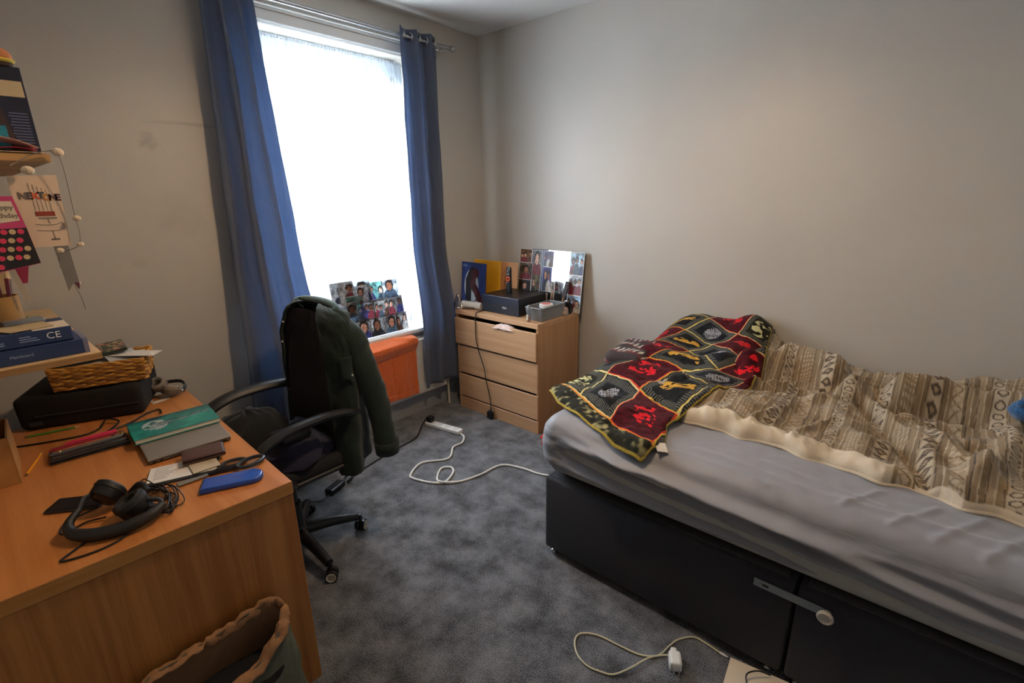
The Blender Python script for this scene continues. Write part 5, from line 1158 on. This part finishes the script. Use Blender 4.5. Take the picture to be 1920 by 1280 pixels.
text('Happy', .017, (CX2-.0014, -.122, 1.565), R_, (0, .1, 1), mat('taupe_ink', '7a6e5e', .7), t); text('Birthday', .017, (CX2-.0014, -.121, 1.545), R_, (0, .1, 1), mat('taupe_ink', '7a6e5e', .7), t)
dp, dc = mat('pink_dot', 'd8385c', .6), mat('cream_dot', 'c9ae84', .6)
for r in range(5):
    for k in range(6):
        z = 1.505-r*.0215; y = -.083-.0155*k-(.0075 if r % 2 else 0)-.002*r
        lim = -.1575-(1.514-z)*.09
        if y-.007 < lim: continue
        zz = z-.0*k
        if zz-.007 < 1.407+.0165*(-(y+.078)/.088): continue
        b = B(); lathe(b, [(0, 0), (.0066, 0), (.0066, .0006), (0, .0006)], 14, (0, 0, 0), Matrix.Translation((CX2-.0011, y, zz)) @ Matrix.Rotation(-PI/2, 4, 'Y')); obj('dot', b, (dp, dc)[(k+(r//2)+r) % 2], t)
# grey ribbon tag with dark tip, red tag, pom-pom string
t = hung_card('paper_tag', 'grey forked paper tag hanging behind the white card', CXX+.03, [(-.206, 1.462), (-.237, 1.465), (-.2405, 1.352), (-.236, 1.335), (-.228, 1.356), (-.213, 1.333)], mat('grey_tag_card', '77746f', .7), 'tag')
b = B(); quad_slab(b, [(CXX+.029, -.229, 1.356), (CXX+.029, -.2405, 1.354), (CXX+.029, -.237, 1.335)], (-1, 0, 0), .001); obj('dark_tip', b, mat('plum_tip', '5a2434', .7), t)
t = hung_card('paper_tag', 'crimson pointed paper tag hanging near the pencil tube', 2.00, [(-.124, 1.412), (-.158, 1.405), (-.145, 1.352), (-.132, 1.352)], mat('crimson_card', '8c1f40', .6), 'tag')
t = hung_card('paper_strip', 'pale clear strip hanging beside the crimson tag', 1.99, [(-.108, 1.425), (-.121, 1.425), (-.143, 1.300), (-.130, 1.296)], mat('pale_strip', 'a79d90', .4), 'tag')
t = thing('pompom_garland', 'white pom-pom garland draped from the upper shelf', 'garland', (SX-.01, -.22, 1.40))
pm = mat('white_pompom', 'd9c4a8', .95, bump=1, bscale=200, sheen=.5)
gp = [(1.795, -.255, 1.700), (1.80, -.262, 1.66), (1.815, -.262, 1.56), (1.815, -.258, 1.467), (1.84, -.215, 1.44), (1.88, -.215, 1.40), (1.92, -.235, 1.345), (1.93, -.245, 1.30), (1.95, -.25, 1.262)]
b = B(); tube(b, [(1.80, -.16, 1.665), (1.80, -.20, 1.69), (1.795, -.235, 1.703)]+gp, .0012, 6, sm=5); obj('string', b, mat('grey_string', '8c8478', .7), t, True)
for (x, y, z), r in zip([(1.79, -.256, 1.701), (1.815, -.264, 1.533), (1.815, -.258, 1.463), (1.83, -.214, 1.449), (1.88, -.215, 1.40), (1.93, -.247, 1.345), (1.80, -.19, 1.655)], [.0115, .0085, .007, .008, .005, .005, .012]):
    b = B(); sphere(b, (x, y, z), r, (1, 1.15, .9), 14, 10); obj('pompom', b, pm, t, True)
# books and papers on the upper shelf
t = thing('upright_book', 'navy cookbook standing upright on the upper shelf', 'book', (1.86, -.1, S2+.02))
Mx = Matrix.Translation((1.85, -.233, S2+.021)) @ Matrix.Rotation(.0, 4, 'Z')
obj('cover', box2(B(), (0, 0, 0), (.003, .21, .205), .0008, 1, Mx), mat('navy_cover', '1d1f33', .4), t)
obj('pages', box2(B(), (.003, .003, .003), (.022, .21, .202), .0005, 1, Mx), mat('blue_white_pages', '8fa3b8', .6), t)
obj('back_cover', box2(B(), (.022, 0, 0), (.025, .21, .205), .0008, 1, Mx), mat('navy_cover', '1d1f33', .4), t)
obj('title_band', box2(B(), (-.0006, .004, .135), (0, .10, .172), 0, 1, Mx), mat('cream_band', 'b9a888', .6), t)
obj('photo_panel', box2(B(), (-.0006, .055, .01), (0, .13, .065), 0, 1, Mx), mat('teal_panel', '2f93ad', .5), t)
obj('picture_figure', prism(B(), [(.035, .0), (.06, .0), (.085, .13), (.06, .13)], 0, .0006, Mx @ Matrix(((0, 0, -1, 0), (1, 0, 0, 0), (0, 1, 0, 0), (0, 0, 0, 1)))), mat('brown_figure', '3a2a2c', .6), t)
b = B(); sphere(b, Mx @ Vector((-.001, .075, .12)), .018, (.1, 1, .8)); obj('picture_hand', b, mat('skin_print', 'b98468', .6), t, True)
b = B()
for k in range(11): box2(b, (-.0005, .008, .025+.007*k), (0, .045-.002*(k % 3), .0275+.007*k), 0, 1, Mx)
obj('blurb', b, mat('grey_blue_print', '5c6484', .6), t)
t = thing('toy_burger', 'small plush burger sitting on top of the upright book', 'toy', (1.862, -.195, S2+.226))
b = B(); sphere(b, (1.862, -.195, S2+.249), .030, (.8, 1.05, .75)); obj('bun', b, mat('bun_brown', 'a8683a', .7), t, True)
b = B(); lathe(b, [(0, 0), (.030, 0), (.034, .004), (.031, .008), (0, .008)], 18, (1.862, -.195, S2+.2355), None, .8, 1.05); obj('lettuce', b, mat('lettuce_yellow', 'b9a83a', .7), t, True)
b = B(); lathe(b, [(0, 0), (.026, 0), (.029, .006), (.027, .0095), (0, .0095)], 18, (1.862, -.195, S2+.2265), None, .8, 1.05); obj('patty', b, mat('patty_dark', '3a2a20', .8), t, True)
for i, (pts, col, lb) in enumerate((([(1.84, -.05), (1.835, -.232), (1.90, -.225), (1.90, -.05)], 'd8c0a0', 'cream folded paper at the front of the upper shelf'), ([(1.845, -.14), (1.84, -.222), (1.88, -.215), (1.88, -.14)], 'b8324a', 'red card slipped between papers on the upper shelf'), ([(1.835, -.06), (1.832, -.225), (1.89, -.215), (1.90, -.06)], 'c9988a', 'pink curled sheet lying on top of the red card'))):
    n_ = 16; xs = np.array(pts); P = np.zeros((n_, n_, 3))
    for a in range(n_):
        for c_ in range(n_):
            s_, q_ = a/(n_-1), c_/(n_-1); xy = xs[0]*(1-s_)*(1-q_)+xs[1]*(1-s_)*q_+xs[2]*s_*q_+xs[3]*s_*(1-q_)
            P[a, c_] = (xy[0]-.03, xy[1], S2+.0215+.0055*i+(.024*math.sin(PI*q_)*(1-.6*s_) if i == 2 else .006*math.sin(PI*q_) if i == 1 else 0))
    o = solidify(place('shelf_paper', grid_mesh('shelf_paper', P), mat('paper_'+col, col, .6), None), .0015); props(o, lb, 'paper', 'papers on the upper shelf')
for o in bpy.data.objects:
    if o.name.startswith('shelf_paper'): o.location.x += .03-.022

# ------------------------------------------------------------------ office chair, jacket, clothes
HX, HY = 2.03, -.79
t = thing('office_chair', 'black office chair with looped arms pulled up to the desk', 'chair', (HX, HY, 0))
a0 = math.atan2(-.792-HY, 1.739-HX)
for k in range(5):
    a = a0+k*2*PI/5; d = Vector((math.cos(a), math.sin(a), 0)); c = Vector((HX, HY, 0))
    b = B(); tube(b, [c+d*.03+Vector((0, 0, .108)), c+d*.15+Vector((0, 0, .100)), c+d*.275+Vector((0, 0, .078))], [.028, .024, .018], 10, ry=[.03, .024, .019], sm=4); obj('leg', b, M_black, t, True)
    e = c+d*.285; ca = a+.9; s = Vector((-math.sin(ca), math.cos(ca), 0)); cs = None
    for sg in (-1, 1):
        Mx = Matrix.Translation(e+s*.014*sg+Vector((0, 0, .027))) @ Matrix.Rotation(ca, 4, 'Z') @ Matrix.Rotation(-PI/2*sg, 4, 'X')
        wv = obj('caster', lathe(B(), [(0, -.010), (.024, -.010), (.027, -.007), (.027, .007), (.024, .010), (0, .010)], 22, (0, 0, 0), Mx), M_black, t, True)
        obj('wheel_ring', lathe(B(), [(.016, .0102), (.021, .0102), (.021, .0118), (.016, .0118), (.016, .0102)], 22, (0, 0, 0), Mx), mat('cream_wheel_ring', 'd9d2bf', .5), wv, True)
    b = B(); tube(b, [e+Vector((0, 0, .027)), e+Vector((0, 0, .085))], .008, 8); box(b, e+Vector((0, 0, .058)), (.03, .012, .012), ca, .003); obj('caster_stem', b, M_black, t, True)
b = B(); lathe(b, [(.05, .08), (.05, .125), (.034, .14), (.034, .26), (.024, .262), (.024, .41)], 20, (HX, HY, 0)); obj('gas_lift', b, M_black, t, True)
CX, CY = 2.10, -.83
b = B(); box(b, (CX-.02, CY, .415), (.22, .26, .03), 0, .008); obj('seat_plate', b, M_black, t)
def seat(co): return (co.x, co.y, co.z-.02*max(0, (co.y-.15)/.1)**2 if co.y > .15 else co.z)
soft_box('seat', (CX, CY, .462), (.49, .48, .075), .032, (26, 26, 8), mat('black_mesh_fabric', '17171b', .85, bump=.4, bscale=500), t, seat)
soft_box('seat_rim', (CX, CY, .430), (.50, .49, .025), .012, (20, 20, 4), M_black, t)
def back(co): return (co.x*(1-.10*(co.z/.28)**2), co.y+.05*(co.x/.24)**2-.07*(co.z/.28)*.5, co.z)
soft_box('backrest', (CX+.02, CY-.235, .80), (.47, .05, .54), .024, (26, 6, 30), mat('black_mesh_fabric', '17171b', .85, bump=.4, bscale=500), t, back)
b = B(); tube(b, [(CX, CY-.05, .42), (CX, CY-.23, .42), (CX+.01, CY-.285, .50), (CX+.02, CY-.275, .72)], .022, 8, sm=5, ry=.012); obj('back_bar', b, M_black, t, True)
for sg, x in ((-1, 1.83), (1, 2.40)):
    b = B(); pts = [(x-sg*.10, CY-.245, .640), (x-sg*.03, CY-.225, .665), (x, CY-.175, .685), (x, CY-.13, .695), (x, CY-.085, .700), (x, CY-.03, .702), (x, CY+.09, .695), (x, CY+.19, .660), (x, CY+.235, .60), (x, CY+.21, .535), (x-sg*.005, CY+.13, .475), (x-sg*.05, CY+.07, .425)]
    tube(b, pts, [.014, .016, .019, .020, .020, .020, .020, .021, .020, .018, .016, .014], 10, sm=6, ry=[.022, .026, .028, .029, .030, .031, .031, .031, .029, .026, .024, .022]); obj('armrest', b, mat('charcoal_armrest', '232325', .45), t, True)
# jacket over the backrest
t = thing('jacket', 'dark green corduroy jacket hung over the office chair back', 'jacket', (2.13, -1.08, .46))
MJ = mat('dark_green_cord', '0a1f1a', .9, var=.15, vscale=50, bump=.5, bscale=350, sheen=.12)
MJ2 = mat('dark_lining', '17141c', .8)
nz_, na = 80, 110; FJ = Fbm(121, 1.1, 4)
zz = np.linspace(0, 1, nz_)[:, None]; aa = np.linspace(-1, 1, na)[None, :]
Zt = np.interp(zz, [0, .05, .10, .2, .4, .7, 1], [1.118, 1.112, 1.095, 1.02, .88, .66, .43])
wx = np.interp(zz, [0, .04, .09, .16, .3, .6, 1], [.16, .21, .245, .262, .275, .285, .295])
wy = np.interp(zz, [0, .05, .12, .3, .6, 1], [.012, .045, .08, .11, .13, .14])
# a=-1: near front edge, a=0: middle of the back, a=1: far front edge
gap = np.interp(zz, [0, .1, .3, .6, 1], [.30, .52, .78, .92, 1.05])
th = -PI/2+aa*(PI-gap)*np.where(aa < 0, 1.0, .93)
cx0 = 2.125+.02*zz; cy0 = -1.065+.02*zz
fold = .012*np.sin(aa*16+zz*2)*sstep(.15, .7, zz)+.016*FJ(aa*1.2+3, zz*1.4)
X = cx0+(wx+fold)*np.cos(th); Y = cy0+(wy+fold)*np.sin(th)
near = sstep(-.35, -1, aa)*sstep(.25, 1, zz); X = X-.02*near; Y = Y+.02*near
Z = Zt+.010*FJ(aa+1, zz*2)-.045*sstep(.8, 1, zz)*sstep(-.2, -.9, aa)+.04*sstep(.85, 1, zz)*sstep(0, .6, aa)-.018*(np.abs(np.cos(th))**2)*sstep(.0, .08, zz)*sstep(.25, .1, zz)
o = place('body', grid_mesh('body', np.stack([X, Y, Z], -1)), MJ, t); solidify(o, .006, 1)
JP = np.stack([X, Y, Z], -1)
# shirt-like inner layer closing the front between the panels
uu = np.linspace(0, 1, 30)[None, :]; k0, k1 = 8, 60
A = JP[k0:k1, 3]; C_ = JP[k0:k1, -4]; s_ = np.linspace(0, 1, 30)[None, :, None]
P = A[:, None]*(1-s_)+C_[:, None]*s_; P[..., 1] -= .045*np.sin(PI*s_[..., 0])+.0; P[..., 1] += .010*FJ(P[..., 0]*3, P[..., 2]*3)
place('lining', grid_mesh('lining', P), MJ2, t)
# sleeves
for sx, nm in ((-1, 0), (1, 1)):
    x0 = 2.125+sx*.285; b = B()
    if sx < 0: pts = [(1.97, -1.08, 1.055), (1.895, -1.09, 1.00), (1.86, -1.11, .90), (1.822, -1.13, .76), (1.78, -1.135, .61), (1.745, -1.125, .475)]
    else: pts = [(2.36, -1.09, 1.05), (2.41, -1.12, .98), (2.43, -1.16, .85), (2.44, -1.17, .70), (2.44, -1.17, .57), (2.44, -1.16, .47)]
    tube(b, pts, [.040, .056, .055, .052, .049, .046], 18, sm=8, ry=[.045, .06, .06, .056, .052, .05], cap=True)
    for v in b.verts:
        n1 = float(FJ(np.array(v.co.x*4), np.array(v.co.z*5+v.co.y*3))); v.co += Vector((.010*n1, .008*n1, 0))
    s = obj('sleeve', b, MJ, t, True, sharp=180)
    e = Vector(pts[-1]); b = B(); tube(b, [e+Vector((.0, 0, .055)), e+Vector((0, 0, -.004))], [.054, .050], 18, ry=[.057, .053], cap=False); solidify(obj('cuff', b, MJ, s, True), .004)
# collar
b = B(); pts_i = []
nc = 28
P = np.zeros((nc, 6, 3))
for i, a in enumerate(np.linspace(-PI/2-2.35, -PI/2+2.35, nc)):
    for j in range(6):
        q_ = j/5; r0 = .085+.085*q_; h_ = 1.118+.020*math.sin(min(q_*1.6, 1)*PI*.9)-.055*max(0, q_-.35)
        P[i, j] = (2.135+(r0+.05)*1.12*math.cos(a), -1.068+(r0-.07)*.62*math.sin(a)+.02*q_*math.sin(a), h_-.022*(math.sin(a)+1)*.9)
o = solidify(place('collar', grid_mesh('collar', P), mat('lit_green_cord_collar', '103a30', .85, var=.12, vscale=60, bump=.5, bscale=350, sheen=.2), t), .006)  # brighter green than the body: light on the jacket top put into the colour
b = B()
for k in range(12, nz_-2): pass
ep = [JP[k, 0] for k in range(6, nz_, 4)]; b = B(); tube(b, [tuple(p) for p in ep], .008, 6, sm=3); obj('placket', b, MJ, t, True)
ep = [JP[k, -1] for k in range(6, nz_, 4)]; b = B(); tube(b, [tuple(p) for p in ep], .008, 6, sm=3); obj('placket', b, MJ, t, True)
for k, j in ((16, -1), (28, -1), (56, -2)):
    b = B(); sphere(b, Vector(JP[k, j])+Vector((-.006, .004, 0)), .006, (1, .7, 1), 12, 8); obj('snap_button', b, mat('pearl_snap', 'c9cccc', .25), t, True)
k, j = 34, 20; pc = Vector(JP[k, j]); b = B(); 
P = np.array([[JP[26+a, 10+c_]+np.array((-.010, .012, 0)) for c_ in range(16)] for a in range(12)]); P[-1, 6:10, 2] -= .015; P[-1, 5:11, 2] -= .01
solidify(place('pocket_flap', grid_mesh('pocket_flap', P), MJ, t), .004, 1)
b = B(); sphere(b, Vector(P[9, 8])+Vector((-.007, .005, 0)), .006, (1, .7, 1), 12, 8); obj('snap_button', b, mat('pearl_snap', 'c9cccc', .25), t, True)
# dark clothes heaped on the seat
def heap(name, label, c, s, seed, mm, cat='clothing', n=48):
    f = Fbm(seed, .9, 4); th = np.linspace(0, 2*PI, n, endpoint=False)[:, None]; v = np.linspace(0, 1, 30)[None, :]
    r = np.sqrt(np.clip(1-v**2.2, .0005, 1))*(1+.22*f(np.cos(th)*.8+seed, np.sin(th)*.8+v)); z = v+.12*f(np.cos(th)*1.6, np.sin(th)*1.6+v*2)*v
    P = np.stack([c[0]+s[0]*r*np.cos(th), c[1]+s[1]*r*np.sin(th), c[2]+s[2]*np.clip(z, 0, 2)+0*th], -1)
    o = place(name, grid_mesh(name, P, wrap_u=True), mm, None); return props(o, label, cat)
heap('trousers', 'black trousers heaped on the far side of the chair seat', (2.27, -.74, .501), (.10, .19, .155), 131, mat('washed_black_cotton', '17181a', .9, bump=.5, bscale=250, sheen=.2))
heap('shirt', 'dark navy top bunched on the near half of the chair seat', (1.99, -.825, .501), (.14, .145, .10), 137, mat('navy_jersey', '1c1a34', .9, bump=.4, bscale=250, sheen=.2))
t = thing('black_pouch', 'black pouch with a painted bronze glint tucked among clothes on the chair', 'bag', (1.96, -.80, .60))
def pch(co): return (co.x, co.y, co.z+.01*math.sin(co.y*20))
soft_box('pouch', (1.955, -.795, .620), (.10, .16, .05), .022, (10, 14, 6), M_blacks, t, pch, rz=.3)
b = B(); sphere(b, (1.935, -.80, .648), .02, (.8, 1.4, .35)); obj('painted_glint', b, mat('bronze_glint_paint', '9a6a48', .25, .7), t, True)  # added blob whose bronze colour stands for a glint on the pouch

# ------------------------------------------------------------------ fabric bag by the desk end
t = thing('tote_bag', 'open grey-green fabric bag with crumpled beige rim against the desk end', 'bag', (1.26, -.25, 0))
n1_, n2_ = 120, 60; th = np.linspace(0, 2*PI, n1_, endpoint=False)[:, None]; v = np.linspace(0, 1, n2_)[None, :]; FT = Fbm(141, .9, 4)
cx = 1.262-.0*v; cy = -.225
rx = .060+.035*(1-v)*.9; ry = .225-.02*v+0*th
nz = FT(np.cos(th)*.9, np.sin(th)*.9+v*1.2)
ex = np.sign(np.cos(th))*np.abs(np.cos(th))**.8; ey = np.sign(np.sin(th))*np.abs(np.sin(th))**.9
X = cx+(rx+.012*nz)*ex; Y = cy+(ry+.015*nz)*ey
lean = v*.012; top = .405+.028*np.cos(th)+.015*FT(np.cos(th)*1.5+2, np.sin(th)*1.5)-.05*sstep(.2, -1, -ey*0+np.sin(th)*-1)*0
top = .385+.045*sstep(-.2, -.95, np.sin(th))+.040*np.cos(th)+.012*FT(np.cos(th)*2, np.sin(th)*2)
X = np.minimum(X+lean, 1.352)
P = np.stack([X, Y, .006+(top-.006)*v], -1)
o = solidify(place('body', grid_mesh('body', P, wrap_u=True), mat('grey_green_canvas', '565b50', .9, var=.12, vscale=50, bump=.4, bscale=300), t), .004, -1)
b = B(); prism(b, [(x, y) for x, y in P[:, 0, :2][::4]], .002, .008); obj('bottom', b, mat('grey_green_canvas', '565b50', .9), t)
R1 = P[:, -1]; b = B(); tube(b, [tuple(R1[i]+np.array((.002*math.sin(i*1.1), 0, .003*math.sin(i*.8)-.008))) for i in range(0, n1_, 2)], .007, 10, closed=True, sm=2, ry=.017)
for vv_ in b.verts: vv_.co += Vector((.002*math.sin(vv_.co.y*160), 0, .002*math.sin(vv_.co.y*210+vv_.co.x*90)))
obj('rim', b, mat('crumpled_beige_canvas', '9c7350', .9, var=.12, vscale=60, bump=.5, bscale=200), t, True, sharp=180)
Pi = P[:, 30:].copy(); c0 = np.array((1.262, -.225, 0)); Pi[..., :2] = c0[:2]+(Pi[..., :2]-c0[:2])*.93
place('inner_lining', grid_mesh('inner_lining', Pi, wrap_u=True), mat('tan_lining', '7a5a3e', .9), t)
b = B(); prism(b, [tuple(q_) for q_ in (c0[:2]+(P[::4, 30, :2]-c0[:2])*.92)], .275, .30); o = obj('dark_contents', b, mat('black_cloth', '0f1014', .95), t)
